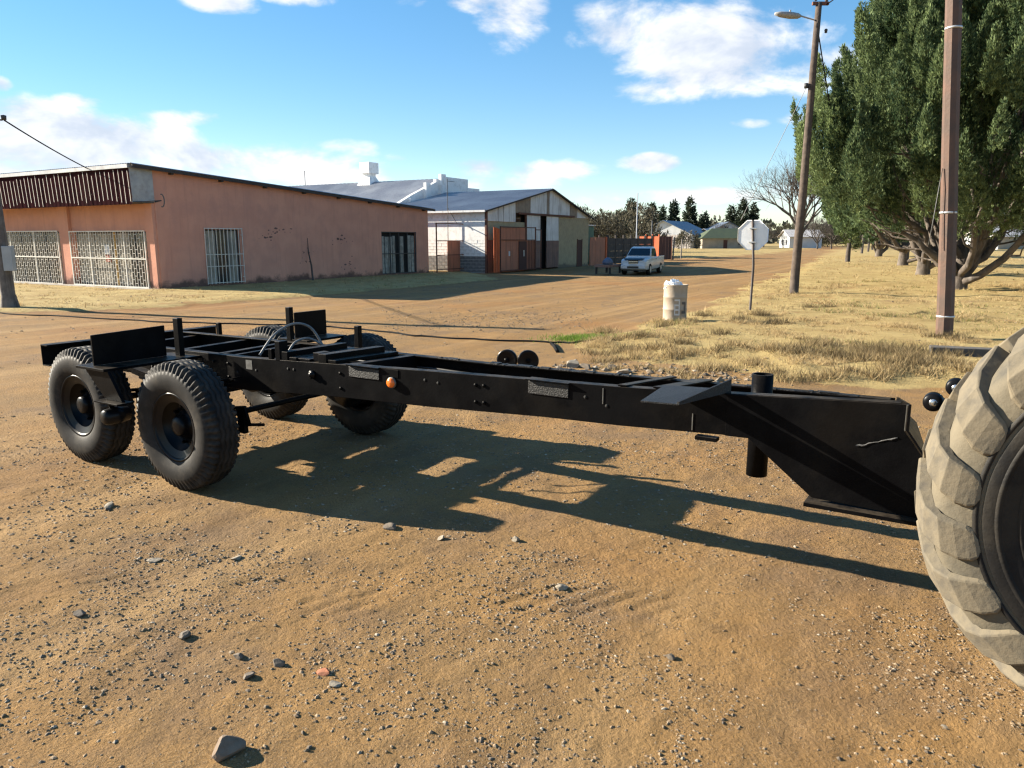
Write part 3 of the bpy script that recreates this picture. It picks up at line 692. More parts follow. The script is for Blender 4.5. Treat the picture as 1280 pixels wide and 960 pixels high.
def cross(s, w_, h, dz=0.0, t0=NEAR+.012, t1=FARR-.012, name='cross_member', m='black_paint', parent=tr):
    def zz(t): f = (t-NEAR)/(FARR-NEAR); return zt(s)*(1-f)+zt(s, True)*f + dz
    a_, b_ = zz(t0), zz(t1)
    return MB().hexa([(s-w_/2,t0,a_-h),(s+w_/2,t0,a_-h),(s-w_/2,t1,b_-h),(s+w_/2,t1,b_-h),(s-w_/2,t0,a_),(s+w_/2,t0,a_),(s-w_/2,t1,b_),(s+w_/2,t1,b_)]).build(name, m, parent, .004)
for s, w_, h, dz in ((-1.9,.08,.18,-.03), (-1.05,.08,.2,-.02), (-.42,.07,.16,-.004), (-.22,.05,.05,-.004), (1.18,.09,.20,-.003),): cross(s, w_, h, dz)
for s, w_ in ((3.55,.06), (3.80,.10)): cross(s, w_, .012, .016, NEAR+.0, FARR+.0, 'top_strap')
# raised bolsters, each a pair of angles with packing
for s in (.50, .95):
    o = cross(s, .09, .075, .072, NEAR+.005, 1.30, 'bolster'); cross(s+.10, .09, .025, .028, NEAR+.01, 1.36, 'packing_plate', parent=tr)
cross(.72, .14, .02, .022, NEAR+.02, NEAR+.40, 'packing_plate')
bx('bolster_lug', 'black_paint', tr, .40, .46, NEAR+.0, NEAR+.09, 1.0, 1.17, .004); bx('bolster_lug', 'black_paint', tr, .80, .87, NEAR+.05, NEAR+.17, 1.03, 1.10, .004)
# posts
for (s, t, z0, z1, w_, d) in ((-.76,.50,.93,1.31,.075,.05), (-.45,1.52,1.0,1.345,.06,.05), (-1.54,1.5,.98,1.13,.05,.04), (.47,1.52,1.0,1.215,.055,.05), (.33,.62,1.0,1.10,.045,.03)):
    bx('stake_post', 'black_paint', tr, s-w_/2, s+w_/2, t-d/2, t+d/2, z0, z1, .005)
# upright plates between the wheels
MB().hexa([(-.86,-.24,.97),(-.84,-.24,.97),(-.86,.42,.97),(-.84,.42,.97),(-.86,-.24,1.225),(-.84,-.24,1.225),(-.86,.42,1.245),(-.84,.42,1.245)]).build('upright_plate', 'black_paint', tr, .003)
bx('plate_shelf', 'black_paint', tr, -1.02, -.60, -.30, NEAR+.01, .945, .968, .003)
bx('upright_plate', 'black_paint', tr, -.46, -.44, 1.58, 2.0, 1.03, 1.285, .003); bx('plate_shelf', 'black_paint', tr, -.62, -.2, 1.5, 2.05, 1.005, 1.028, .003)
# hanging bracket and brake pot beside the near bogie
MB().hexa([(-.70,-.25,.70),(-.46,-.25,.70),(-.70,-.225,.70),(-.46,-.225,.70),(-.94,-.27,.945),(-.60,-.27,.945),(-.94,-.245,.945),(-.60,-.245,.945)]).build('hanger_bracket', 'black_paint', tr, .003)
bx('bracket_foot', 'black_paint', tr, -.76, -.42, -.32, -.18, .685, .70, .003)
MB().lathe([(-.11,.0),(-.11,.05),(-.09,.065),(-.02,.072),(.0,.08),(.02,.072),(.1,.06),(.1,.0)], 'y', 20, (-.66,-.20,.56)).build('brake_pot', 'rim_black', tr)
MB().tube([(-.66,-.26,.69),(-.66,-.22,.62)], .02, 8).build('pot_rod', 'black_paint', tr)
# bogie: trunnion, spring packs, axles
for t in (.42, 1.68):
    mb = MB()
    for k in range(6):
        L = .85 - k*.11; z = .80 - k*.02; pts = []
        secs = [[Vector((-.725+x, t+dy, z - .10*(1-(x/.85)**2)*1 + .05 + dz)) for dy, dz in ((-.045,0),(.045,0),(.045,.016),(-.045,.016))] for x in np.linspace(-L, L, 9)]
        mb.loft(secs)
    mb.build('leaf_spring', 'black_paint', tr)
MB().box(-.95,-.5,.36,1.74,.60,.72).build('trunnion_beam', 'black_paint', tr, .01)
for t in (NEAR+.01, FARR-.09): MB().prism([(-1.1,.72),(-.35,.72),(-.5,.5),(-.95,.5)], t, t+.08).build('trunnion_plate', 'black_paint', tr)
for s in (0, -1.45):
    ax = MB().tube([(s,.12,.53),(s,.5,.53),(s,1.58,.53),(s,1.96,.53)], [.05,.026,.026,.05], 14).build('axle', 'black_paint', tr)
    for t in (.13, 1.79): MB().lathe([(0,.0),(0,.20),(.16,.20),(.16,.0)], 'y', 28, (s, t, .53)).build('brake_drum', 'rim_black', ax)
    bx('brake_linkage', 'black_paint', ax, s+.22, s+.30, .32, .36, .42, .62); MB().tube([(s+.05,.34,.60),(s+.30,.34,.64),(s+.34,.34,.50)], .018, 6).tube([(s+.2,.34,.48),(s+.45,.4,.50)], .014, 6).build('brake_lever', 'black_paint', ax)
# wheels: one built, three copied
def tyre_mesh():
    n = 240; per = 60
    base = [(-.085,.262),(-.112,.272),(-.122,.285),(-.134,.31),(-.146,.35),(-.150,.39),(-.146,.425),(-.137,.455),(-.128,.478),(-.121,.497),(-.116,.510),(-.110,.519)]
    kind = [0]*8 + [1,1,1,1]; prof = list(base); 
    for g_ in (-.066, -.024, .024, .066):
        prof += [(g_-.0075,.5265),(g_-.0045,.513),(g_+.0045,.513),(g_+.0075,.5265)]; kind += [2,3,3,2]
    prof += [(-a_, b_) for a_, b_ in base[::-1]]; kind += ([0]*8+[1,1,1,1])[::-1]
    m_ = len(prof); A = np.arange(n)/n*2*math.pi; P = np.array(prof); K = np.array(kind)
    tri = np.abs(((np.arange(n) % 8)/8)*2-1)*2-1
    y = P[None,:,0].repeat(n,0).copy(); r = P[None,:,1].repeat(n,0).copy()
    y[:, K >= 2] += (tri*.0075)[:, None]
    slot = ((np.arange(n) % 4) < 2)
    r[np.ix_(slot, K == 1)] -= .024; yy = y[np.ix_(slot, K == 1)]; y[np.ix_(slot, K == 1)] = yy*.94
    v = np.stack([r*np.cos(A)[:,None], y, r*np.sin(A)[:,None]], -1).reshape(-1,3)
    I = np.arange(n*m_).reshape(n, m_); I2 = np.roll(I, -1, 0)
    f = np.stack([I[:,:-1], I[:,1:], I2[:,1:], I2[:,:-1]], -1).reshape(-1,4)
    return v, f
wheel0 = MB()
wheel0.lathe([(-.085,.2),(-.108,.262),(-.118,.283),(-.122,.283),(-.122,.268),(-.10,.254),(-.075,.246),(-.035,.238),(-.02,.215),(.012,.20),(.022,.16),(.02,.12),(.02,.02)], 'y', 48)
wheel0.lathe([(.085,.262),(.118,.283),(.10,.25),(.02,.24)], 'y', 40)
wheel0 = wheel0.build('wheel', 'rim_black', tr)
tv, tf = tyre_mesh(); np_mesh('tyre', tv, tf, 'tyre_rubber', wheel0, None, True)
hb = MB().lathe([(.03,.13),(-.005,.125),(-.012,.09),(-.06,.082),(-.085,.078),(-.095,.066),(-.10,.03),(-.10,.0)], 'y', 28).build('hub', 'rim_black', wheel0)
nb = MB()
for k in range(10): nb.cyl((.158*math.cos(k*R(36)), -.018, .158*math.sin(k*R(36))), .014, .03, 'y', 6)
nb.build('wheel_nuts', 'rim_black', wheel0, kind='stuff')
wheel0.location = (0, 0, .527); 
for (s, t, fl) in ((-1.45, .02, 0), (0, 2.08, 1), (-1.38, 2.06, 1)):
    c_ = copy_tree(wheel0, tr); c_.location = (s, t, .527); c_.rotation_euler = (0, random.uniform(0, 6), math.pi if fl else 0)
# rear cross beam and tail lamps bar
rb = MB().prism([(-2.37,.79),(-2.25,.79),(-2.25,.80),(-2.36,.80),(-2.36,.985),(-2.25,.985),(-2.25,1.0),(-2.37,1.0)], .08, 2.06).build('rear_beam', 'black_paint', tr, .003)
# details on the near rail
def on_rail(name, s0, s1, z0, z1, m, d=.008, parent=rn): return bx(name, m, parent, s0, s1, NEAR-d, NEAR+.001, z0, z1, .002)
on_rail('grip_patch', 1.25, 1.56, .955, 1.035, 'rough_black'); on_rail('grip_patch', 2.88, 3.18, 1.0, 1.085, 'rough_black')
MB().box(1.24,1.57,NEAR-.03,NEAR+.06,1.045,1.052).build('patch_lip', 'black_paint', rn); MB().box(2.87,3.19,NEAR-.03,NEAR+.06,1.093,1.1).build('patch_lip', 'black_paint', rn)
lm = MB().lathe([(0,.0),(0,.042),(-.012,.042),(-.016,.0)], 'y', 24, (1.69,NEAR-.006,.95)).build('marker_lamp', 'bare_steel', rn)
MB().lathe([(0,.036),(-.012,.034),(-.018,.02),(-.02,0)], 'y', 24, (1.69,NEAR-.02,.95)).build('lens', 'orange_lens', lm)
on_rail('lamp_plate', 1.63, 1.75, .99, 1.05, 'black_paint', .006)
MB().lathe([(0,.0),(0,.035),(-.02,.035),(-.02,.02),(-.035,.018),(-.035,0)], 'y', 14, (.84,NEAR,.93)).build('rail_bolt', 'rim_black', rn)
for (s, z) in ((.55,.95),(.62,.95),(2.0,1.0),(2.12,.99),(3.3,1.02),(-.1,.86),(.15,.9),(3.45,.98)): MB().lathe([(0,.0),(0,.011),(-.003,.011),(-.003,0)], 'y', 10, (s,NEAR-.0005,z)).build('rivet_hole', 'black_gap', rn)
for (s, z0, z1) in ((3.42,.99,1.09),(4.0,.9,1.0)): MB().box(s,s+.006,NEAR-.004,NEAR,z0,z1).build('weld_seam', 'bare_steel', rn)
# scratched worn patches
bx('worn_patch', 'bare_steel', rn, .02, .10, NEAR-.0025, NEAR+.0, .90, .98); 
# bent chequer plate on top
MB().hexa([(3.85,.17,1.130),(4.05,.20,1.130),(3.80,.66,1.132),(4.10,.66,1.145),(3.85,.17,1.138),(4.05,.20,1.138),(3.80,.66,1.140),(4.10,.66,1.153)]).build('step_plate', 'rough_black', tr)
MB().hexa([(4.045,.20,1.132),(4.057,.20,1.132),(4.19,.66,1.14),(4.202,.66,1.14),(4.045,.20,1.150),(4.057,.20,1.150),(4.19,.66,1.215),(4.202,.66,1.215)]).build('plate_rib', 'rough_black', tr)
# vertical pipe
pp = MB().lathe([(.535,.052),(.535,.064),(1.185,.064),(1.185,.052),(.535,.052)], 'z', 28, (4.27,1.10,0)).build('vertical_pipe', 'black_paint', tr)
MB().cyl((4.27,1.10,.56), .052, .02, 'z', 20).build('pipe_plug', 'black_gap', pp)
bx('rail_foot', 'black_paint', rn, 4.02, 4.15, NEAR+.0, NEAR+.06, .845, .868, .003)
# drop nose
def nose(t, far):
    o = -.13 if far else 0
    top = zt(5.08, far); pts = [(4.20, zt(4.2,far)-.246),(4.33,zt(4.33,far)-.25),(4.69,.615),(5.24+o,.60),(5.22+o,.90),(5.11+o,min(1.055,top-.04)),(5.11+o,top-.003),(4.20,zt(4.2,far)-.003)]
    return MB().prism(pts, t-.007, t-.001).build('nose_cheek', 'black_paint', tr, .002)
nose(NEAR, False); nose(FARR+.008, True)
MB().hexa([(4.66,NEAR-.06,.575),(5.30,NEAR-.06,.575),(4.66,FARR+.06,.575),(5.30,FARR+.06,.575),(4.66,NEAR-.06,.598),(5.30,NEAR-.06,.598),(4.66,FARR+.06,.598),(5.30,FARR+.06,.598)]).build('skid_plate', 'black_paint', tr, .003)
MB().add([(5.115,NEAR-.02,1.19),(4.985,FARR+.02,1.045),(4.985,FARR+.02,1.0),(5.115,NEAR-.02,1.055),(5.226,NEAR-.02,.90),(5.096,FARR+.02,.90),(5.246,NEAR-.02,.60),(5.116,FARR+.02,.60),
   (5.127,NEAR-.02,1.19),(4.997,FARR+.02,1.045),(4.997,FARR+.02,1.0),(5.127,NEAR-.02,1.055),(5.238,NEAR-.02,.90),(5.108,FARR+.02,.90),(5.258,NEAR-.02,.60),(5.128,FARR+.02,.60)],
   [(0,1,2,3),(3,2,5,4),(4,5,7,6),(8,11,10,9),(11,12,13,10),(12,14,15,13),(0,3,11,8),(3,4,12,11),(4,6,14,12),(1,9,10,2),(2,10,13,5),(5,13,15,7),(0,8,9,1),(6,7,15,14)]).build('nose_front_plate', 'black_paint', tr)
mb = MB()
for (a0, b0, a1, b1) in ((5.112,1.185,5.112,1.055),(5.112,1.055,5.226,.90)): mb.tube([(a0,NEAR-.012,b0),(a1,NEAR-.012,b1)], .008, 6)
mb.build('nose_edge_trim', 'bare_steel', tr)
mb = MB(); rs = random.Random(2); q = []
for k in range(14): f = k/13; q.append((4.89+.19*f, NEAR-.008, .935+.075*f + rs.uniform(-.004,.004)))
mb.tube(q, [rs.uniform(.002,.006) for _ in q], 6).build('weld_bead', 'weld', tr)
# brake hoses
for (pts) in ([(.02,.75,1.0),(.05,.9,1.17),(.08,1.1,1.25),(.14,1.25,1.2),(.22,1.32,1.02)], [(.1,1.0,1.0),(.12,1.08,1.09),(.17,1.2,1.11),(.26,1.3,1.03),(.3,1.32,1.0)]):
    cv = [Vector(p_) for p_ in pts]; fine = []
    for i in range(len(cv)-1):
        p0, p1, p2, p3 = cv[max(i-1,0)], cv[i], cv[i+1], cv[min(i+2,len(cv)-1)]
        for k in range(6):
            u_ = k/6; fine.append(.5*((2*p1)+(-p0+p2)*u_+(2*p0-5*p1+4*p2-p3)*u_*u_+(-p0+3*p1-3*p2+p3)*u_**3))
    MB().tube(fine+[cv[-1]], .011, 8).build('brake_hose', 'hose', tr)
mat('pipe_grey', (.02,.02,.021), (.035,.033,.03), 12, .5)
for (t_, z_, lab_) in ((NEAR+.05, -.09, 0), (FARR-.05, -.10, 1)):
    MB().tube([(s_, t_ + .006*math.sin(s_*7), zt(s_, lab_ == 1) + z_ - .012*abs(math.sin(s_*2.1))) for s_ in np.linspace(-.3, 4.2, 46)], .010, 6).build('air_pipe', 'pipe_grey', rf if lab_ else rn)
bolt = MB().lathe([(0,.013),(-.009,.013),(-.011,0)], 'y', 6).mesh('bolt_head', 'black_paint')
for s_ in (-.42,-.22,1.15,2.45,2.52):
    for dz_ in (.07, .19):
        o = mesh_obj('bolt_head', bolt, rn); o.location = (s_, NEAR-.0005, zt(s_)-dz_)
for s_ in (-.42, 1.18, .5, .95):
    q = [(s_+.05, NEAR+.02+.018*k_, zt(s_)+.001) for k_ in range(5)]; MB().tube(q, [.004,.006,.005,.007,.004], 6).build('weld_run', 'weld', rn)
for s_ in (-.98, -.47):
    for t_ in (.36, .48): MB().tube([(s_, t_, .62), (s_, t_, .90)], .011, 6).build('spring_bolt', 'black_paint', tr)
# rough top edge welds of the far rail
mb = MB(); rs = random.Random(4)
for k in range(40):
    s = rs.uniform(1.4, 4.9); mb.box(s, s+rs.uniform(.02,.12), FARR-.075, FARR-rs.uniform(.0,.05), zt(s,True)-.002, zt(s,True)+rs.uniform(.002,.012))
mb.build('weld_scale', 'rough_black', rf, kind='stuff')

# ------------------------------------------------------------------ tractor rear wheel and lift arms
TWR = .80
tw = empty('tractor_wheel', TB @ Vector((6.14, .13, 0)), TRZ, label='large dusty tractor rear wheel with chunky lugs on a black rim', cat='tractor wheel')
tw.scale = (1.17,1.17,1.17)
HW = .215
body = [(-.15,.40),(-.185,.44),(-.205,.50),(-.213,.56),(-.210,.63),(-.195,.69),(-.175,.725),(-.12,.742),(-.06,.75),(0,.753)]
prof = body + [(-a_, b_) for a_, b_ in body[::-1][1:]]
ty = MB().lathe(prof, 'y', 96, (0,0,TWR)).build('tyre', ['tractor_rubber'], tw)
sd2 = MB().lathe([(-.150,.40),(-.190,.435),(-.213,.50),(-.2185,.545),(-.2195,.575),(-.2165,.58)], 'y', 96, (0,0,TWR)).build('sidewall', 'tractor_side', ty)
MB().lathe([(-.2155,.592),(-.221,.597),(-.2195,.604),(-.2145,.61)], 'y', 96, (0,0,TWR)).build('sidewall_ring', 'tractor_side', ty)
# lug: slanting bar, from the tread centre out over the shoulder; two halves, shared mesh
def lug_mesh():
    secs = []; rs = np.random.default_rng(8)
    path = [(.012,.757,.046,.046),(-.05,.754,.048,.044),(-.11,.748,.053,.043),(-.165,.732,.062,.036),(-.198,.705,.070,.026),(-.212,.665,.071,.016),(-.2145,.625,.064,.012),(-.214,.605,.050,.010),(-.2135,.593,.026,.007)]
    for (y, r, hw, h) in path:
        ang = -(abs(y)/.215)*.26 - (max(0,.73-r))*.35
        # outward direction turns from radial (tread) to axial (sidewall)
        f = min(1, max(0, (.755-r)/.06)); out = Vector((0, -math.sin(f*1.35), math.cos(f*1.35)))
        sec = []
        for (w_, q) in ((-1.06,-.1),(-.92,.85),(-.80,1),(.80,1),(.92,.85),(1.06,-.1)):
            th = ang + w_*hw/r; jit = rs.uniform(-.003,.003)
            y2 = y + out.y*h*q; r2 = r + out.z*(h*q) + jit
            sec.append(Vector((r2*math.sin(th), y2, r2*math.cos(th))))
        secs.append(sec)
    mb = MB(); mb.smooth = False; mb.loft(secs); return mb.mesh('lug', 'tractor_lug')
lm_ = lug_mesh(); NL = 20
lm2 = lm_.copy()
for v in lm2.vertices: v.co.y = -v.co.y
lm2.flip_normals()
for k in range(NL):
    for me, off in ((lm_, 0), (lm2, .5)):
        o = mesh_obj('lug', me, ty); o.location = (0,0,TWR); o.rotation_euler = (0, (k+off)*2*math.pi/NL + .07, 0)
        b_ = o.modifiers.new('bevel','BEVEL'); b_.width = .006; b_.segments = 2; b_.limit_method = 'ANGLE'; b_.angle_limit = R(28)
for (r_, y_) in ((.47,-.2035),(.535,-.2195)): MB().lathe([(y_+.004,r_-.012),(y_-.004,r_-.004),(y_-.004,r_+.004),(y_+.004,r_+.012)], 'y', 96, (0,0,TWR)).build('sidewall_ring', 'tractor_side', ty)
rim = MB().lathe([(-.15,.405),(-.17,.415),(-.175,.405),(-.165,.39),(-.13,.375),(-.05,.36),(.0,.34),(.02,.28),(.0,.2),(-.02,.14),(-.02,.0)], 'y', 64, (0,0,TWR)).lathe([(.15,.405),(.17,.415),(.13,.375),(.0,.36)], 'y', 48, (0,0,TWR)).build('rim', 'rim_black', tw)
MB().lathe([(-.02,.15),(-.10,.12),(-.12,.06),(-.12,0)], 'y', 28, (0,0,TWR)).build('hub', 'rim_black', rim)
for k in range(8): MB().cyl((.2*math.cos(k*R(45)),-.03,TWR+.2*math.sin(k*R(45))), .02, .05, 'y', 6).build('wheel_nut', 'rim_black', rim)
MB().tube([(0,.0,TWR),(0,1.5,TWR)], [.11,.13], 16).build('axle_housing', 'rim_black', tw)
for (s, t, z, lab) in ((5.215,.72,1.19,'black lift arm with a ball end low behind the tractor wheel'), (5.30,1.02,1.225,'black lift arm with a pin end nearer the verge behind the tractor wheel')):
    ar = empty('lift_arm', TB @ Vector((s, t, 0)), TRZ, label=lab, cat='lift arm', group='tractor lift arms')
    MB().tube([(.0,0,z),(.25,.0,z-.06),(.62,.02,z-.22)], [.034,.028,.038], 12).build('arm', 'rim_black', ar)
    e_ = MB().lathe([(-.035,.02),(-.035,.042),(-.02,.048),(.02,.048),(.035,.042),(.035,.02),(-.035,.02)], 'y', 24, (0,0,z)).build('arm_eye', 'rim_black', ar)
    MB().lathe([(-.04,0),(-.04,.012),(-.03,.024),(.03,.024),(.04,0)], 'y', 16, (0,0,z)).build('ball', 'chrome', e_)

# ------------------------------------------------------------------ poles, lamp, sign, drum
def on_ground(p): return Vector((p.x, p.y, gz1(p.x, p.y)))
def pole(name, base, top, r0, r1, m, label, n=14, **kw):
    e_ = empty(name, base, 0, label=label, cat='pole', **kw); d = top - base; rs = random.Random(hash(name) % 99)
    path = [d * f + Vector((rs.uniform(-.012,.012), rs.uniform(-.012,.012), 0)) for f in (0,.08,.2,.35,.5,.65,.8,1)]; path[0] = Vector((0,0,-.25)) + d * 0
    MB().tube(path, [r0+(r1-r0)*f for f in (0,.08,.2,.35,.5,.65,.8,1)], n).build('shaft', m, e_); return e_
lb = on_ground(G(992, 370)); lt = atY(1024, 4, lb.y + .1)
lp = pole('street_lamp', lb, lt, .16, .10, 'creosote', 'dark leaning timber street lamp pole with a grey lamp head'); lp['category'] = 'street lamp'
L0 = lt - lb
arm = MB().tube([L0 + Vector((-.05,0,-.55)), L0 + Vector((-.6,-.05,-.42)), L0 + Vector((-.95,-.1,-.42))], .025, 8).build('lamp_arm', 'lamp_grey', lp)
hd = MB(); secs = []
for f, rw, rh in ((0,.05,.04),(.1,.11,.08),(.4,.15,.10),(.75,.13,.08),(.95,.07,.04)):
    c_ = L0 + Vector((-.62-f*.95, -.06-f*.06, -.42+f*.06)); secs.append([c_ + Vector((0, rw*math.cos(q), rh*math.sin(q)*(1 if math.sin(q) > 0 else 1.2))) for q in [k*math.pi/5 for k in range(10)]])
hd.smooth = True; hd.loft(secs); hd.build('lamp_head', 'lamp_grey', lp)
MB().cyl(L0 + Vector((-1.0,-.09,-.31)), .03, .07, 'z', 8).build('photocell', 'lamp_grey', lp)
MB().box(-.25,.3,-.05,.05,-.06,.04, Matrix.Translation(L0+Vector((.02,0,.0)))).build('cross_bracket', 'rust_steel', lp)
for dx, dz in ((-.12,.12),(.24,.05),(.3,-.9)): MB().lathe([(0,.02),(.02,.05),(.07,.045),(.09,.06),(.13,.04),(.15,0)], 'z', 10, L0+Vector((dx,0,dz-.05))).build('insulator', 'dark_bar', lp)
MB().lathe([(0,0),(0,.07),(.16,.07),(.16,0)], 'z', 10, L0*.72+Vector((-.2,0,0))).build('pole_fitting', 'dark_bar', lp)

rb_ = on_ground(G(1180, 430)); rt = atY(1195, -70, rb_.y + .05)
rp = pole('utility_pole', rb_, rt, .155, .135, 'red_pole', 'thick reddish timber utility pole with steel bands beside the cypress', 9)
for pg in rp.children[0].data.polygons: pg.use_smooth = False
D = rt - rb_
for f in (.055, .335, .80): MB().lathe([(-.018,.152-.02*f),(-.018,.162-.02*f),(.018,.162-.02*f),(.018,.152-.02*f)], 'z', 20, D*f).build('band', 'strap', rp)
MB().tube([D*.45+Vector((-.16,-.05,0)), D*.43+Vector((-.2,-.05,-.2)), D*.32+Vector((-.29,-.02,0)), D*.25+Vector((-.36,0,0))], .008, 6).build('loose_wire', 'hose', rp)

pb = on_ground(G(13, 387)); pt = atY(-2, 185, pb.y)
lpp = pole('utility_pole', pb, Vector((pt.x-.35, pt.y, 6.6)), .19, .13, 'grey_pole', 'weathered dark timber utility pole carrying a grey meter box near the shop', 12)
MB().lathe([(-.2,.30),(.05,.24),(.35,.19)], 'z', 14).build('base_flare', 'grey_pole', lpp)
MB().box(.10,.38,-.22,-.06,1.05,1.75).build('meter_box', 'grey_box', lpp, .01)
MB().lathe([(0,.0),(0,.06),(.12,.07),(.14,0)], 'z', 10, atY(5,150,pb.y)-pb+Vector((.0,0,0))).build('insulator', 'dark_bar', lpp)

sb = on_ground(G(937, 394)); st_ = atY(941, 276, sb.y)
sg = empty('stop_sign', sb, R(-25), label='octagonal road sign seen from its pale back on a dark post', cat='road sign')
hh = st_.z - sb.z
MB().tube([(0,0,-.3),(.02,0,hh*.5),(st_.x-sb.x,0,hh+.02)], .033, 10).build('post', 'sign_post', sg)
ctr = atY(941, 294, sb.y) - sb; rr = .385/math.cos(R(22.5))
pl = [(ctr.x + rr*math.cos(R(22.5+45*k)), ctr.z + rr*math.sin(R(22.5+45*k))) for k in range(8)]
pa = MB().prism(pl, .036, .042).build('sign_plate', 'sign_back', sg)
mb = MB()
for k in range(8):
    a0, a1 = pl[k], pl[(k+1) % 8]; mb.tube([(a0[0],.034,a0[1]),(a1[0],.034,a1[1])], .009, 6)
mb.build('plate_rim', 'sign_back', pa)
for z in (.18, -.18): MB().box(ctr.x-.09,ctr.x+.09,-.04,.036,ctr.z+z-.015,ctr.z+z+.015).build('clamp', 'strap', sg)

db = on_ground(G(843, 405)); dr = empty('oil_drum', db, R(20), label='dented beige steel drum used as a bin on the verge', cat='drum')
prof = [(-.05,.0),(-.05,.285),(.0,.288),(.02,.292),(.04,.286),(.27,.285),(.29,.296),(.31,.285),(.56,.285),(.58,.296),(.60,.285),(.84,.284),(.86,.292),(.88,.292),(.88,.272),(.5,.272),(.5,0)]
d_ = MB().lathe(prof, 'z', 40).build('drum_body', 'drum', dr)
for v in d_.data.vertices:
    a_ = math.atan2(v.co.y, v.co.x); k = 1 - .05*math.exp(-((a_+.6)/.5)**2)*max(0, math.sin(v.co.z*3.5)); v.co.x *= k; v.co.y *= k
def patch(name, a0, a1, z0, z1, m, r=.299, n=6):
    mb = MB(); secs = [(r*math.cos(a0+(a1-a0)*i/n), r*math.sin(a0+(a1-a0)*i/n)) for i in range(n+1)]
    mb.add([(x,y,z0) for x,y in secs]+[(x,y,z1) for x,y in secs], [(i,i+1,n+2+i,n+1+i) for i in range(n)]); return mb.build(name, m, d_)
A0 = R(-110)
for i, (zz0, zz1) in enumerate(((.16,.20),(.27,.31),(.38,.42),(.50,.54))): patch('stencil_mark', A0-.28, A0+.16, zz0, zz1, 'drum_mark')
patch('stencil_mark', A0+.06, A0+.16, .2, .5, 'drum_mark', .2995); patch('stencil_mark', A0-.28, A0-.2, .3, .39, 'drum_mark', .2995)
patch('stencil_mark', A0-.28, A0-.2, .2, .27, 'drum_mark', .2995)
for z in (.2,.42): patch('faded_mark', A0+.34, A0+.7, z, z+.06, 'drum_dark')
patch('faded_mark', A0+.6, A0+.72, .2, .46, 'drum_dark', .2995)
bg_ = empty('plastic_bag', db + Vector((-.06,0,.82)), 0, label='crumpled white plastic bag stuffed in the drum top', cat='bag')
import bmesh
bmx = bmesh.new(); bmesh.ops.create_icosphere(bmx, subdivisions=4, radius=1)
for v in bmx.verts:
    c_ = v.co.copy(); n_ = fbm(np.array([c_.x*2+7]), np.array([c_.y*2+c_.z*3]), 1.3, 3, 4)[0] - .5; n3 = abs(fbm(np.array([c_.x*3+1]), np.array([c_.z*3-c_.y*2]), 1.1, 3, 14)[0]-.5)
    v.co = Vector((c_.x*.21, c_.y*.2, c_.z*.17)) * (1 + n_*.9 - n3*1.1) + Vector((.06*max(0,c_.x),0,0))
me = bpy.data.meshes.new('bag'); bmx.to_mesh(me); bmx.free(); me.materials.append(MATS['plastic_bag'])
me.polygons.foreach_set('use_smooth', [False]*len(me.polygons)); mesh_obj('bag_film', me, bg_)

kb = on_ground(G(1200, 456)); kbo = empty('concrete_block', kb, R(-8), label='low broken concrete slab lying below the reddish pole', cat='slab')
mat('slab_dark', (.11,.10,.088), (.07,.063,.055), 5, .95, bump=.006, bscale=25)
MB().hexa([(-.48,-.12,-.1),(.55,-.14,-.1),(-.44,.14,-.1),(.55,.13,-.1),(-.52,-.10,.14),(.55,-.11,.12),(-.46,.12,.15),(.55,.12,.12)]).build('slab', 'slab_dark', kbo, .015)

# two small steel wheels lying behind the chassis
for k, (px, py) in enumerate(((634, 463), (660, 464))):
    q = on_ground(G(px, py)); e_ = empty('jockey_wheel', q, R(-20+25*k), label=['small dark steel wheel standing behind the chassis rail, partly overlapped','small dark steel wheel standing behind the chassis rail, with spokes'][k], cat='wheel')
    MB().lathe([(-.022,.0),(-.022,.12),(-.03,.135),(-.03,.165),(.03,.165),(.03,.135),(.022,.12),(.022,0)], 'y', 32, (0,0,.165)).build('rim', 'rim_black', e_)
    MB().lathe([(-.05,0),(-.05,.035),(.05,.035),(.05,0)], 'y', 14, (0,0,.165)).build('hub', 'black_paint', e_)

# cable lying on the dirt
pts = [G(*p_) for p_ in [(-60,389),(60,395),(190,402),(270,405),(350,407),(420,409.5),(470,414),(525,421),(600,425),(690,428.5),(720,430),(752,429)]]
fine = []
for i in range(len(pts)-1):
    for k in range(10):
        p_ = pts[i].lerp(pts[i+1], k/10); fine.append(Vector((p_.x, p_.y + .06*math.sin(i*2+k*.6), gz1(p_.x, p_.y)+.012)))
mb = MB().tube(fine, .022, 6); mb.build('ground_cable', 'cable_black', None, label='long black cable lying across the dirt behind the chassis', cat='cable')
pts = [G(*p_) for p_ in [(689,430),(693,434),(697,441)]]
MB().tube([Vector((p_.x,p_.y,gz1(p_.x,p_.y)+.02)) for p_ in pts], .035, 6).build('cable_end', 'cable_black', None, label='short stub of black hose beside the long cable', cat='hose')

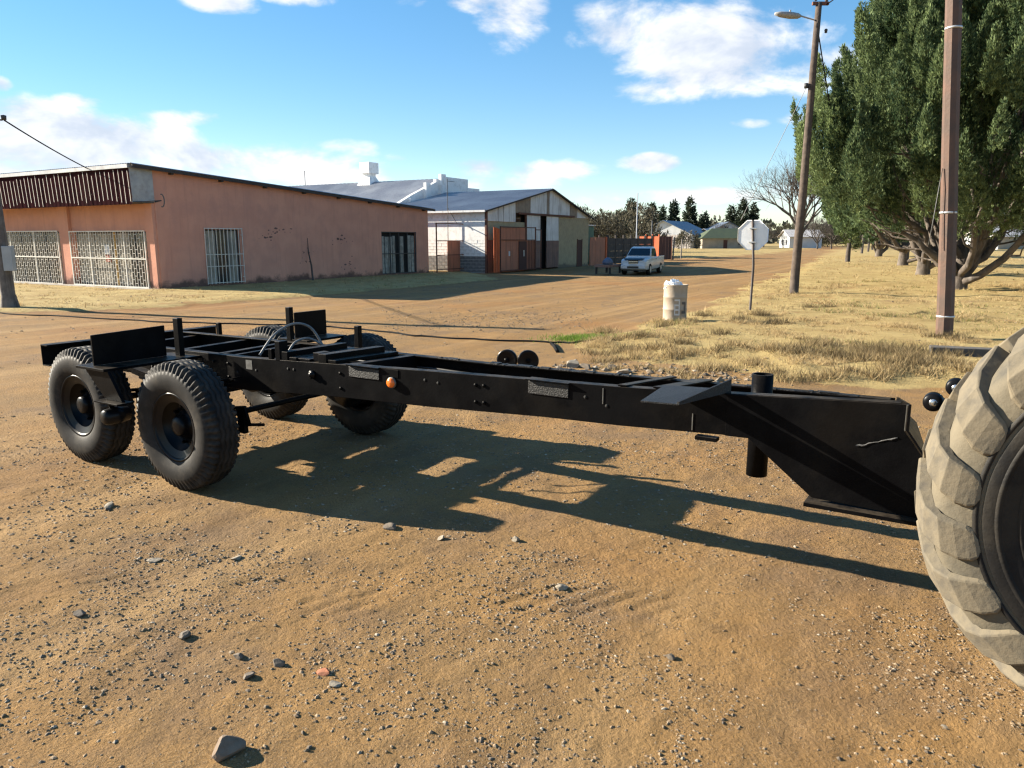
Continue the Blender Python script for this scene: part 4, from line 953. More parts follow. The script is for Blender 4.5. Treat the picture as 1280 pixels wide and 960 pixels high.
# ------------------------------------------------------------------ overhead wires
def wire(name, a_, b_, sag, r, label, m='cable_black'):
    n_ = 16; MB().tube([a_.lerp(b_, k/n_) - Vector((0,0,4*sag*(k/n_)*(1-k/n_))) for k in range(n_+1)], r, 5).build(name, m, None, label=label, cat='wire')
wire('overhead_wire', Bp(-.95, 2.6, 4.75), atY(5,150,pb.y), .05, .022, 'service wire running from the grey meter pole to the shop roof')
wire('overhead_wire', atY(5,150,pb.y)+Vector((-.05,0,0)), Vector((-46,30,9.5)), .2, .022, 'wire leaving the grey meter pole away from the shop')
wire('overhead_wire', lt+Vector((.24,0,-.05)), atY(1120,-95,24), .25, .02, 'wire leaving the street lamp top over the cypress')
wire('stay_wire', lt+Vector((.03,0,-.9)), atY(1040,150,29.5), .0, .022, 'stay wire running down from the street lamp top to the cypress')
wire('stay_wire', L0*.72+lb+Vector((-.2,0,0)), lb+Vector((-1.6,1.6,2.6)), .0, .010, 'thin grey wire hanging beside the street lamp pole', 'hose')
# ------------------------------------------------------------------ yard walls beyond the shed
yw = empty('precast_wall', G(748, 331), BZ - R(4), label='dark precast concrete yard wall behind the white pickup', cat='wall')
mz = MB().box(.09,1.42,-.03,.03,.0,.52).mesh('panel','concrete_dark'); mp_ = MB().box(-.09,.09,-.07,.07,-.2,2.42).mesh('post','concrete_dark')
for k in range(8):
    o = mesh_obj('post', mp_, yw); o.location = (k*1.5, 0, 0)
    if k < 7:
        for r_ in range(4): o = mesh_obj('panel', mz, yw); o.location = (k*1.5, (r_ % 2)*.006, .02 + r_*.535)
sw = empty('salmon_wall', S0 + U*(GL+.2), BZ, label='short salmon sheet fence joining the shed to the yard wall', cat='fence')
for k in range(3): bx('fence_sheet', 'salmon_sheet', sw, .1+k*1.0, 1.08+k*1.0, -.02-.01*(k % 2), .02, -.05, 2.2)
bx('end_post', 'orange_paint', sw, 3.1, 3.35, -.08, .08, -.1, 2.25)
gc = empty('green_tank', S0 + U*(GL+3.2) + VV*2.4, BZ, label='green sheet water tank stand showing over the salmon fence', cat='tank')
MB().box(-1.2,1.4,-.8,.8,0,3.15).build('tank_body', 'green_sheet', gc, .05); bx('tank_lid', 'white_sheet', gc, -1.3, 1.5, -.9, .9, 3.16, 3.25)
cr = empty('timber_trailer', G(757, 341), BZ, label='low wooden handcart with a blue bag parked by the yard wall', cat='cart')
bx('deck', 'door_wood', cr, -.6, 1.4, -.5, .5, .35, .5)
for (x_, y_) in ((-.4,-.45),(-.4,.45),(1.2,-.45),(1.2,.45)): bx('leg', 'dark_trim', cr, x_-.06, x_+.06, y_-.05, y_+.05, -.05, .35)
bs_ = empty('blue_bag', cr.matrix_basis @ Vector((.3,0,.5)), BZ, label='small blue bag lying on the wooden handcart', cat='bag')
MB().lathe([(0,.0),(0,.3),(.12,.36),(.3,.26),(.42,.1),(.44,0)], 'z', 14).build('bag_body', 'blue_bag', bs_)
# orange gate by the yard end
oy = empty('yard_gate', G(822, 325.5), BZ-R(10), label='bright orange steel yard gate leaf beyond the pickup', cat='gate')
for k in range(3): bx('gate_sheet', 'orange_paint', oy, -.05-.0*k, .0, -.1+.75*k, .62+.75*k, .05, 2.35)
for k in range(4): bx('gate_sheet', 'dark_door', oy, .02+.62*k, .62+.62*k, -.13, -.09-.005*(k % 2), .05, 2.35)
for k in range(3): bx('gate_post', 'orange_paint', oy, -.12, -.04, -.15+.74*k, -.05+.74*k, -.1, 2.55)
bx('gate_post', 'rust_steel', oy, 2.55, 2.65, -.15, -.05, -.1, 2.4)
for (px, py, h) in ((841,325,2.3),(851,323.5,2.0)):
    q = on_ground(G(px, py)); e_ = empty('gate_post', q, 0, label='thin grey timber post standing just past the orange yard gate' if px < 845 else 'shorter pale timber post at the field corner past the yard gate', cat='post'); MB().tube([(0,0,-.2),(.05,0,h)], .07, 8).build('shaft', 'grey_pole', e_)
am = empty('radio_mast', atY(795.5, 296, 75) * Vector((1,1,0)) if False else Vector((atY(795.5,296,75).x, 75, 0)), 0, label='slim pale radio mast behind the precast wall', cat='mast')
MB().tube([(0,0,0),(0,0,6.5)], .05, 6).build('mast_tube', 'strap', am); 
am2 = empty('radio_mast', Vector((atY(814.5,296,80).x, 80, 0)), 0, label='shorter thin grey mast beside the orange yard gate', cat='mast'); MB().tube([(0,0,0),(0,0,4.0)], .045, 6).build('mast_tube', 'hose', am2)

# ------------------------------------------------------------------ pickup
def pickup():
    e_ = empty('pickup_truck', (0,0,0), 0, label='white single cab pickup truck parked in the shade of the shed', cat='pickup')
    # local x forward; rear bumper at x=-5.0, front at 0
    def sec(x, hw, z0, z1, rb_=.06, rt_=.08, taper=.0):
        q = []
        for (sx, sz, r_) in ((1,-1,rb_),(1,1,rt_),(-1,1,rt_),(-1,-1,rb_)):
            cy_, cz_ = sx*(hw-(taper if sz > 0 else 0)-r_), (z1-r_) if sz > 0 else (z0+r_)
            a0 = {(1,-1):-90,(1,1):0,(-1,1):90,(-1,-1):180}[(sx,sz)]
            for k in range(4): a_ = R(a0+30*k); q.append(Vector((x, cy_+r_*math.cos(a_), cz_+r_*math.sin(a_))))
        return q
    mb = MB(); mb.smooth = True
    mb.loft([sec(0,.62,.42,.72,.05,.06), sec(-.06,.78,.36,.86,.08,.1), sec(-.25,.86,.32,.98,.08,.12,.03), sec(-.7,.88,.34,1.04,.06,.13,.05), sec(-1.25,.885,.34,1.10,.05,.12,.05), sec(-1.4,.885,.34,1.10,.05,.08,.04), sec(-2.9,.885,.34,1.10,.05,.06,.03), sec(-3.05,.885,.36,1.08,.05,.04), sec(-4.9,.875,.42,1.06,.05,.04), sec(-5.0,.85,.46,1.02,.05,.04)])
    mb.build('body', 'car_white', e_)
    mb = MB(); mb.smooth = True
    mb.loft([sec(-1.28,.80,1.05,1.12,.02,.03,.02), sec(-1.95,.80,1.06,1.66,.02,.08,.12), sec(-2.3,.80,1.06,1.73,.02,.09,.13), sec(-2.8,.80,1.06,1.73,.02,.09,.13), sec(-3.02,.80,1.06,1.66,.02,.08,.12), sec(-3.12,.80,1.05,1.12,.02,.03,.03)])
    mb.build('cab', 'car_white', e_)
    MB().hexa([(-1.33,-.72,1.19),(-1.33,.72,1.19),(-1.42,-.72,1.15),(-1.42,.72,1.15),(-1.87,-.60,1.625),(-1.87,.60,1.625),(-1.96,-.60,1.585),(-1.96,.60,1.585)]).build('windscreen', 'car_glass', e_)
    for sg_ in (-1,1):
        w_ = MB().add([(-1.62,sg_*.800,1.16),(-2.25,sg_*.800,1.16),(-2.25,sg_*.705,1.62),(-2.02,sg_*.705,1.62)], [(0,1,2,3)]).add([(-2.31,sg_*.800,1.16),(-2.95,sg_*.800,1.16),(-2.88,sg_*.705,1.62),(-2.31,sg_*.705,1.62)], [(0,1,2,3)])
        w_.build('side_window', 'car_glass', e_)
        m_ = MB().box(-1.72,-1.62,sg_*.90-.0,sg_*1.06,1.14,1.32).build('mirror', 'car_black', e_, .02)
        MB().box(-.10,-.02,sg_*.50-.18,sg_*.50+.18,.74,.90).build('headlight', 'car_lamp', e_, .02)
        MB().box(-.02,.015,sg_*.62-.1,sg_*.62+.1,.44,.55).build('fog_lamp', 'car_black', e_, .01)
        bx('tail_lamp', 'poster_red', e_, -5.01, -4.94, sg_*.78-.07, sg_*.78+.07, .72, 1.0)
        bx('door_handle', 'car_black', e_, -2.55, -2.38, sg_*.889-.01, sg_*.889+.01, .95, .99)
        bx('bed_wall', 'car_white', e_, -4.95, -3.15, sg_*.84-.03, sg_*.84+.03, 1.05, 1.13, .01)
    gr_ = bx('grille', 'car_black', e_, -.03, .012, -.30, .30, .70, .92); bx('grille_bar', 'chrome', gr_, .012, .03, -.29, .29, .82, .86); bx('grille_bar', 'chrome', gr_, .012, .03, -.29, .29, .73, .76)
    MB().hexa([(-.04,-.52,.92),(-.04,.52,.92),(-.20,-.66,1.0),(-.20,.66,1.0),(-.03,-.52,.95),(-.03,.52,.95),(-.2,-.66,1.04),(-.2,.66,1.04)]).build('bonnet_guard', 'car_dark', e_)
    bm = MB(); bm.box(-.02,.06,-.78,.78,.40,.62); bm = bm.build('bumper', 'car_white', e_, .03); bx('intake', 'car_black', bm, .055, .067, -.36, .36, .43, .55)
    bx('number_plate', 'drum_mark', bm, .062, .075, -.25, .25, .56, .66)
    ch = bx('underside', 'car_black', e_, -4.9, -.2, -.7, .7, .26, .42)
    wm = None
    for x_ in (-.92, -3.9):
        for sg_ in (-1,1):
            o = MB().lathe([(-.11,.0),(-.11,.20),(-.12,.22),(-.12,.33),(-.09,.355),(.09,.355),(.12,.33),(.12,.22),(.11,.2),(.11,0)], 'y', 28).build('wheel', 'tyre_rubber', e_); o.location = (x_, sg_*.78, .352)
            MB().lathe([(sg_*.125,.0),(sg_*.13,.10),(sg_*.122,.21)], 'y', 20).build('rim', 'strap', o)
    return e_
pk = pickup(); q = G(791, 344, -.15); pk.location = (q.x, q.y, gz1(q.x, q.y)); pk.rotation_euler = (0, 0, BZ + math.pi + R(7)); pk.scale = (1,1,1)

# ------------------------------------------------------------------ far houses
def house(loc, rz, W, L, ez, rzg, wall, gable, roofm, label, openings=(), lean=None):
    h = empty('house', loc, rz, label=label, cat='house')
    MB().prism([(0,-.5),(W,-.5),(W,ez),(W/2,rzg),(0,ez)], 0, .25, 'x').build('gable_wall', gable, h)
    MB().prism([(0,-.5),(W,-.5),(W,ez),(W/2,rzg),(0,ez)], L-.25, L, 'x').build('gable_wall', gable, h)
    bx('wall', wall, h, .25, L-.25, .003, .25, -.5, ez); bx('wall', wall, h, .25, L-.25, W-.25, W-.003, -.5, ez)
    for sg_ in (0, 1):
        y0 = -.5 if sg_ == 0 else W+.5; k = (rzg-ez)/(W/2); ze = ez - .5*k
        MB().hexa([(-.5,y0,ze),(L+.5,y0,ze),(-.5,W/2,rzg),(L+.5,W/2,rzg),(-.5,y0,ze+.12),(L+.5,y0,ze+.12),(-.5,W/2,rzg+.12),(L+.5,W/2,rzg+.12)]).build('roof', roofm, h)
    for (axis, a0, a1, z0, z1) in openings:
        if axis == 'x': f = bx('window', 'far_dark', h, a0, a1, -.02, .05, z0, z1)
        else: f = bx('window', 'far_dark', h, -.02, .05, a0, a1, z0, z1)
    return h
def far(px, Y): p_ = atY(px, 300, Y); return Vector((p_.x, Y, 0))
h1 = house(far(865, 170), BZ, 13.5, 17, 3.2, 6.3, 'far_wall', 'far_wall', 'blue_roof', 'white gabled house with blue grey metal roof beyond the yard', (('x',4,5.4,.9,2.1),('x',9,10.4,.9,2.1)))
cl = MB()
for k in range(16): cl.box(-.14-.03*(k % 2), -.1, .3+k*.52, .3+k*.52+.5, -.3, 3.2 + .0*k)
cl.build('cladding', 'far_sheet', h1)
pc = MB().hexa([(7,-3.5,2.7),(15,-3.5,2.7),(7,-.2,3.1),(15,-.2,3.1),(7,-3.5,2.85),(15,-3.5,2.85),(7,-.2,3.25),(15,-.2,3.25)]).build('porch_roof', 'far_dark', h1)
for x_ in (7.3, 11, 14.7): bx('porch_post', 'far_dark', pc, x_-.1, x_+.1, -3.3, -3.1, -.3, 2.72)
house(far(895, 182), BZ, 6, 10, 3.0, 4.6, 'far_brick', 'far_brick', 'far_sheet', 'small brick outhouse beside the blue roofed house')
h2 = empty('house', far(878, 168), R(4), label='low cream house with a mossy green hipped roof', cat='house')
bx('wall', 'far_brick', h2, 0, 12.5, 0, 7, -.5, 2.5)
MB().add([(-.5,-.6,2.35),(13.2,-.6,2.35),(13.2,7.6,2.35),(-.5,7.6,2.35),(3.2,3.5,4.6),(10.5,3.5,4.6)], [(0,1,5,4),(1,2,5),(2,3,4,5),(3,0,4),(0,3,2,1)]).build('roof', 'green_roof', h2)
bx('door', 'dark_door', h2, 4.8, 5.7, -.03, .02, -.1, 2.0); bx('window', 'far_dark', h2, 8.2, 9.6, -.03, .02, .9, 1.9)
h5 = house(far(938, 200), R(90), 12, 9, 3.6, 6.6, 'far_wall', 'far_wall', 'blue_roof', 'pale gabled house peeping over the green roof')
h3 = house(far(987, 185), R(92), 6.2, 8, 2.9, 4.4, 'far_wall', 'far_wall', 'far_sheet', 'small white house with a grey sheet roof past the sign', (('y',1.2,2.2,.8,2.0),('y',3.6,4.6,.8,2.0)))
h3.rotation_euler[2] = R(2); 
h4 = house(far(1248, 150), R(15), 8, 14, 2.8, 4.6, 'far_brick', 'far_wall', 'far_sheet', 'pale long house across the field behind the cypress')

# ------------------------------------------------------------------ vegetation
def sprays(P, Dn, size, width, k, cols, spread=.55, r=None):
    """k thin leaf triangles at each point"""
    r = r or rng; n = len(P); P = np.repeat(P, k, 0); Dn = np.repeat(Dn, k, 0); cols = np.repeat(cols, k, 0)
    d = Dn + r.normal(0, spread, P.shape); d /= np.linalg.norm(d, axis=1, keepdims=True)+1e-9
    s = np.repeat(np.atleast_1d(size)*np.ones(n), k)[:, None] * r.uniform(.6, 1.25, (n*k, 1))
    w_ = np.cross(d, r.normal(0, 1, P.shape)); w_ /= np.linalg.norm(w_, axis=1, keepdims=True)+1e-9
    b_ = P + r.normal(0, .28, P.shape)*s
    wd = w_ * (s * width)
    v = np.stack([b_ - wd*.35, b_ + d*s*.45 + wd, b_ + d*s, b_ + d*s*.4 - wd], 1).reshape(-1, 3)
    f = np.arange(n*k*4).reshape(-1, 4); c_ = np.clip(cols * r.uniform(.72, 1.28, (n*k, 1)), 0, 1)
    return v, f, c_
def crown(parent, clumps, n_per, size, width, k, base_col, alt_col, seed, axis_xy=(0,0), up=.75, name='crown', spread=.42, shell=.55, flame=False):
    r = np.random.default_rng(seed); Vs, Fs, Cs, o = [], [], [], 0
    for (c_, rad) in clumps:
        n = int(n_per * (rad[0]*rad[2]) ** .9); u_ = r.normal(0, 1, (n, 3)); u_ /= np.linalg.norm(u_, axis=1, keepdims=True)
        outw = np.array([c_[0]-axis_xy[0], c_[1]-axis_xy[1], 0.0], float); L = np.linalg.norm(outw)+1e-6; outw /= L
        flip = (u_ @ outw < -.35) & (r.random(n) < .7); u_[flip] *= -1
        sc_ = np.array(rad)*(r.uniform(shell, 1.06, (n, 1))**.6); hh_ = (u_[:, 2:3]+1)/2
        if flame:
            sc_ = sc_*np.hstack([1.15-.85*hh_, 1.15-.85*hh_, np.ones((n,1))])*(1+.5*(vnoise(u_[:,0]*2.5+c_[0]*7, u_[:,1]*2.5+u_[:,2]*2+c_[1]*5, seed)[:,None]-.5))
        p_ = np.array(c_) + u_*sc_ + (outw*hh_*rad[2]*.75 if flame else 0)
        d = u_*.55 + outw*.35 + np.array([0,0,up]) + r.normal(0,.18,(n,3)); d /= np.linalg.norm(d, axis=1, keepdims=True)
        mixv = np.clip(r.normal(.45, .25, (n, 1)) + r.normal(0, .26), 0, 1)
        col = np.array(base_col)*(1-mixv) + np.array(alt_col)*mixv
        v, f, cc = sprays(p_, d, size, width, k, col, spread, r); Vs.append(v); Fs.append(f+o); Cs.append(cc); o += len(v)
    return np_mesh(name, np.vstack(Vs), np.vstack(Fs), 'foliage', parent, np.vstack(Cs))
def limb_path(p0, p1, bow, r, n=7):
    p0, p1 = Vector(p0), Vector(p1); out_ = []
    for i in range(n+1):
        f = i/n; hx = f**.75; p_ = Vector((p0.x+(p1.x-p0.x)*hx, p0.y+(p1.y-p0.y)*hx, p0.z+(p1.z-p0.z)*(f**1.35)))
        out_.append(p_ + Vector((r.uniform(-1,1), r.uniform(-1,1), r.uniform(-.6,.6)))*bow*math.sin(math.pi*f))
    return out_
def cypress(base, H_, Rr, nlimb, ncl, seed, label, n_per=90, leaf=.30, k=7, zlow=2.2, trunk=.55, width=.15, alt=(.165,.225,.098)):
    r = random.Random(seed); t_ = empty('cypress_tree', base, 0, label=label, cat='tree', group='cypress row on the verge')
    mb = MB(); mb.tube([(0,0,-.3),(0,0,.15),(.05,.02,.9),(.12,.05,1.7)], [trunk*1.08,trunk*.95,trunk*.85,trunk*.72], 12); env = lambda z: Rr * (min(1, ((z-zlow*.6)/(H_*.22)))**.6 if z < H_*.3 else 1) * (max(0, 1-((z-H_*.3)/(H_*.72)))**.62 if z > H_*.3 else 1)
    ends = []
    for i in range(nlimb):
        a_ = 2*math.pi*i/nlimb + r.uniform(-.25,.25); zt_ = r.uniform(H_*.24, H_*.75); rad = env(zt_)*r.uniform(.55,.85)
        st__ = Vector((.3*trunk*math.cos(a_), .3*trunk*math.sin(a_), r.uniform(.15,1.3)))
        pth = limb_path(st__, (rad*math.cos(a_), rad*math.sin(a_), zt_), .28, r); r0 = trunk*r.uniform(.32,.5)
        mb.tube(pth, [r0*(1-.8*j/7) for j in range(8)], 8, False); ends.append(pth)
        for _ in range(5):
            j = r.randint(2,6); q0 = pth[j]; a2 = a_+r.uniform(-.9,.9); ln = r.uniform(1.0,2.2)
            q1 = q0+Vector((math.cos(a2)*ln, math.sin(a2)*ln, r.uniform(.2,1.4))); mb.tube(limb_path(q0,q1,.12,r,4), [r0*.32,r0*.26,r0*.2,r0*.14,r0*.06], 5, False)
    mb.build('trunk', 'bark', t_)
    cl_ = []
    for i in range(ncl):
        z = zlow + (H_-zlow)*((i+.5)/ncl)**.85; a_ = i*2.39996 + r.uniform(-.3,.3); e_ = env(z)*r.uniform(.74,1.22); q = e_*math.sqrt(r.uniform(.3,1.0))
        s_ = r.uniform(.34,.72)*(Rr/4.8)
        cl_.append(((q*math.cos(a_), q*math.sin(a_), z+r.uniform(-.3,.3)), (s_, s_, s_*r.uniform(1.5,2.5))))
    for i in range(int(ncl*.6)):       # ragged upright tips standing out of the crown
        z = zlow + (H_-zlow)*r.random()**.9; a_ = r.uniform(0, 6.283); q = env(z)*r.uniform(.98,1.2); s_ = r.uniform(.16,.34)*(Rr/4.8)
        cl_.append(((q*math.cos(a_), q*math.sin(a_), z+.3), (s_, s_, s_*r.uniform(2.0,3.4))))
    crown(t_, cl_, n_per, leaf, width, k, (.030,.058,.028), alt, seed, up=1.0, spread=.26, shell=.8, flame=True)
    return t_
cypress(on_ground(G(1196, 366)), 13.5, 5.2, 18, 300, 3, 'nearest many limbed cypress behind the reddish utility pole', 720, .125, 7, 3.1, .36, .14, alt=(.215,.275,.118))
cypress(on_ground(G(1153, 346)), 16.5, 5.4, 9, 220, 5, 'second cypress in the row, its grey stems beside the reddish pole', 330, .19, 5, 3.2, .38, .15)
cypress(on_ground(G(1128, 334)), 15.5, 5.6, 8, 180, 8, 'third cypress in the row with a tall ragged crown', 220, .28, 5, 3.1, .4, .16)
cypress(on_ground(G(1098, 322)), 14.5, 5.2, 7, 150, 12, 'farthest cypress in the row, overhanging the dirt road', 120, .42, 5, 2.4, .42, .18)
cypress(Vector((24.5, 27.0, .1)), 14, 5.2, 8, 190, 15, 'cypress standing apart beside the nearest one, over the paler grass', 240, .24, 5, 3.9, .36, .16)

# small stump with fresh shoots beside the road, fence posts
sp = empty('sprouting_stump', on_ground(G(1059, 329)), 0, label='short dark stump with leafy green shoots by the road', cat='stump')
MB().tube([(0,0,-.2),(.02,0,.9),(.05,0,2.0)], [.22,.19,.15], 8).build('trunk', 'bark_dark', sp)
crown(sp, [((0,0,2.4),(.7,.7,.9)), ((.3,.1,1.6),(.6,.5,.5)), ((-.3,0,3.3),(.5,.5,.6))], 90, .34, .16, 5, (.05,.075,.02), (.13,.14,.05), 4)
for k, (px, py, h, lab) in enumerate(((1077,318,2.6,'nearest dark fence post on the verge past the stump'), (1085,315.5,2.5,'middle dark fence post on the verge past the stump'), (1090,313,4.2,'tallest dark post farther along the verge past the stump'))):
    e_ = empty('fence_post', on_ground(G(px, py)), 0, label=lab, cat='post', group='posts along the verge'); MB().tube([(0,0,-.2),(.03,0,h)], [.17,.15], 8).build('shaft', 'bark_dark', e_)

def conifer(px, top, wpx, Y, seed, label):
    b_ = far(px, Y); sc = Y/F; H_ = (300-top)*sc*1.0+2; W_ = wpx*sc/2; r = random.Random(seed)
    t_ = empty('conifer_tree', b_, 0, label=label, cat='tree', group='dark conifers behind the far houses')
    MB().tube([(0,0,-.3),(0,0,H_*.9)], [.35,.06], 6).build('trunk', 'bark_dark', t_); cl_ = []
    for i in range(26):
        f = i/25; z = H_*(.12+.86*f); q = W_*(1-f)**.75*r.uniform(.3,.8); a_ = i*2.4+r.uniform(-.4,.4)
        cl_.append(((q*math.cos(a_), q*math.sin(a_), z), (W_*(.48-.3*f),)*2+(H_*.07,)))
    crown(t_, cl_, 30, .85, .2, 5, (.022,.033,.022), (.05,.062,.036), seed, up=.25)
for i, (px, top, wd, Y, lab) in enumerate(((788,254,30,210,'broad dark conifer left of the blue roofed house mast'), (813,259,26,215,'dark rounded conifer over the blue roof gable'), (827,263,17,212,'short dark conifer over the blue roof ridge, tucked low'),
      (841,257,22,212,'dark conifer with a notched crown over the blue roof ridge'), (861,253,23,216,'tall pointed dark conifer over the middle of the blue roof'), (879,270,24,214,'lowest dark conifer at the end of the blue roof'),
      (913,262,20,225,'grey green conifer behind the green roof'), (927,254,22,222,'tall pointed conifer behind the pale gable'), (940,259,17,224,'slim dark conifer beside the sign plate'), (772,268,26,205,'dull green rounded conifer over the precast wall'))):
    conifer(px, top, wd, Y, 30+i, lab)
def bare_tree(base, H_, seed, label, name='bare_tree', depth=6, spread=.55, group=None, m='bark_grey', first=.22, r0=.42):
    r = random.Random(seed); t_ = empty(name, base, 0, label=label, cat='tree', group=group); mb = MB(); tw_ = MB()
    def grow(p_, d, ln, rad, lv):
        q = p_ + d*ln; mid = p_.lerp(q, .5)+Vector((r.uniform(-1,1), r.uniform(-1,1), 0))*ln*.06
        (mb if lv < 3 else tw_).tube([p_, mid, q], [rad, rad*.85, rad*.7], 6 if lv < 3 else 3, False)
        if lv >= depth: return
        n = 3 if lv < 5 else 2
        if lv == 0: n = 6
        for i in range(n):
            a_ = 2*math.pi*i/n + r.uniform(-.6,.6); sp_ = spread*r.uniform(.5,1.3)*(1.15 if lv == 0 else 1)
            x = d.orthogonal().normalized(); y = d.cross(x)
            nd = (d + (x*math.cos(a_)+y*math.sin(a_))*sp_ + Vector((0,0,.13))).normalized()
            grow(q if lv else p_.lerp(q, r.uniform(.7,1)), nd, ln*r.uniform(.62,.86)*(1.35 if lv == 0 else 1), rad*.62, lv+1)
    grow(Vector((0,0,-.2)), Vector((0,0,1)), H_*first, r0, 0)
    mb.build('trunk', m, t_); tw_.build('crown', m, t_); return t_
bare_tree(far(999, 150), 17.5, 4, 'big bare winter tree with a spreading grey crown beside the lamp pole', depth=8, spread=.55, first=.21, r0=.5)
for i, (px, Y, H_, lab) in enumerate(((735,130,7,'bare grey shrub tree just beside the shed gable'), (752,135,7.5,'bare grey tree over the green tank'), (903,200,8,'bare grey tree between the conifers behind the green roof'), (955,190,7,'bare tree behind the sign plate'), (1022,170,9,'bare tree just past the lamp pole'), (1040,175,8,'bare tree beneath the far cypress'))):
    bare_tree(far(px, Y), H_, 50+i, lab, depth=6, spread=.65, first=.2, r0=.22, group='bare trees in the distance')
def bush(px, Y, W_, H_, seed, label, c1=(.085,.07,.05), c2=(.16,.13,.095), name='bush', leaf=.5, n_per=26):
    t_ = empty(name, far(px, Y), 0, label=label, cat='bush', group='scrub bushes in the distance'); r = random.Random(seed)
    cl_ = [((r.uniform(-.5,.5)*W_, r.uniform(-.3,.3)*W_, H_*r.uniform(.3,.75)), (W_*.22, W_*.22, H_*.28)) for _ in range(14)]
    MB().tube([(0,0,-.2),(.1,0,H_*.4)], [.12,.05], 5).build('stem', 'bark_dark', t_); crown(t_, cl_, n_per, leaf, .14, 5, c1, c2, seed, up=.5, name='foliage')
for i, (px, Y, W_, H_, lab) in enumerate(((760,90,9,6.0,'brown scrub bush over the precast wall'), (775,120,9,7,'taller dull scrub behind the precast wall'), (812,85,3.5,3.6,'grey scrub bush beside the orange yard gate'), (858,160,4,4,'reddish brown bush before the cladded gable'),
      (1010,230,16,7,'dark scrub bush across the road end'), (1035,210,14,6,'scrub bush left of the fence posts'), (1060,240,18,7,'dark scrub bush behind the stump'), (1110,260,24,9,'long dark scrub behind the cypress trunks'), (1225,240,40,14,'brown leafless scrub hill behind the cypress limbs'), (1290,230,34,12,'brown scrub beyond the pale long house'), (320,110,6,9,'dark treetop just showing over the pink roof'), (1170,250,30,9,'dull scrub between the cypress stems'))):
    bush(px, Y, W_, H_, 70+i, lab, *(((.05,.05,.03),(.09,.085,.05)) if px > 1000 and px < 1120 else ((.055,.053,.036),(.12,.108,.075))))
# far tree line closing the horizon
r = np.random.default_rng(77); az_ = r.uniform(-1.2, 1.25, 9000); Rd = r.uniform(420, 560, 9000)
P = np.stack([np.sin(az_)*Rd, np.cos(az_)*Rd, r.uniform(0, 1, 9000)**1.3*(7+9*fbm(az_*14, az_*0, 1, 3, 4))], -1)
v, f, cc = sprays(P, np.tile([0,0,1.0], (9000,1)), 3.2, .3, 3, np.tile([.055,.058,.045], (9000,1)), .6, r)
np_mesh('distant_trees', v, f, 'foliage', None, cc, label='hazy dark line of distant trees on the horizon', cat='trees', kind='stuff')

# ------------------------------------------------------------------ dry grass
def blades(P, h, wd, lean, col, r):
    n = len(P); a_ = r.uniform(0, 6.283, n); d = np.stack([np.cos(a_), np.sin(a_), np.zeros(n)], -1); b_ = r.uniform(0, 6.283, n)
    w_ = np.stack([np.cos(b_), np.sin(b_), np.zeros(n)], -1)*wd[:, None]; tip = P + d*(h*lean)[:, None] + np.array([0,0,1])*h[:, None]
    v = np.stack([P-w_, P+w_, tip], 1).reshape(-1, 3); return v, np.arange(n*3).reshape(-1, 3), col
def scatter(n, x0, x1, y0, y1, r): return r.uniform(x0, x1, n), r.uniform(y0, y1, n)
def straw(n, r, g=None):
    m_ = r.random((n,1)); c_ = np.array([.54,.42,.225])*(1-m_)+np.array([.36,.25,.115])*m_
    dk = r.random((n,1)) < .12; c_ = np.where(dk, np.array([.12,.085,.04]), c_)
    if g is not None: c_ = np.where((g[:,None] > r.random((n,1))), np.array([.15,.19,.05])*r.uniform(.7,1.3,(n,1)), c_)
    return c_
def view_ok(x, y): return np.abs(x) < y*.80+3
r = np.random.default_rng(5)
def grass_field(name, regs, mask, label):
    Vs, Fs, Cs, o = [], [], [], 0
    for (n, x0, x1, y0, y1, h0, wd, tuft) in regs:
        x, y = scatter(n, x0, x1, y0, y1, r); ok = view_ok(x, y); x, y = x[ok], y[ok]
        mval = mask(x, y); cl_ = fbm(x, y, 1.3, 3, 40); keep = (mval > .08) & (r.random(len(x)) < (.12+.88*sstep(.36,.58,cl_))*sstep(.0,.6,mval)); x, y = x[keep], y[keep]; cl_ = cl_[keep]
        n_ = len(x); k = tuft; xs = np.repeat(x, k)+r.normal(0,.035,n_*k); ys = np.repeat(y, k)+r.normal(0,.035,n_*k)
        hh_ = np.repeat(h0*(.45+1.5*sstep(.5,.8,cl_)**1.2)*r.uniform(.6,1.4,n_), k)*r.uniform(.5,1.2,n_*k)
        z = ground_z(xs, ys)-.01; gg = np.repeat(sstep(.60,.72,fbm(x,y,.3,2,90))*.22, k)
        v, f, c_ = blades(np.stack([xs,ys,z],-1), hh_, np.full(n_*k, wd)*r.uniform(.6,1.4,n_*k), r.uniform(.2,1.5,n_*k), straw(n_*k, r, gg), r)
        Vs.append(v); Fs.append(f+o); Cs.append(c_); o += len(v)
    return np_mesh(name, np.vstack(Vs), np.vstack(Fs), 'grass', None, np.vstack(Cs), label=label, cat='grass', kind='stuff')
mv = lambda x, y: sstep(-.1, .8, masks(x, y)[0])
ml = lambda x, y: sstep(.0, .5, masks(x, y)[1])
grass_field('dry_grass', [(30000, .8, 16, 10, 19, .065, .005, 7), (28000, 2, 30, 17, 34, .07, .008, 6), (22000, 8, 70, 32, 85, .08, .016, 4)], mv, 'short dry straw coloured grass covering the verge')
grass_field('dry_grass', [(16000, -26, -3, 19, 46, .055, .009, 5)], ml, 'short dry grass along the shop front and side wall')
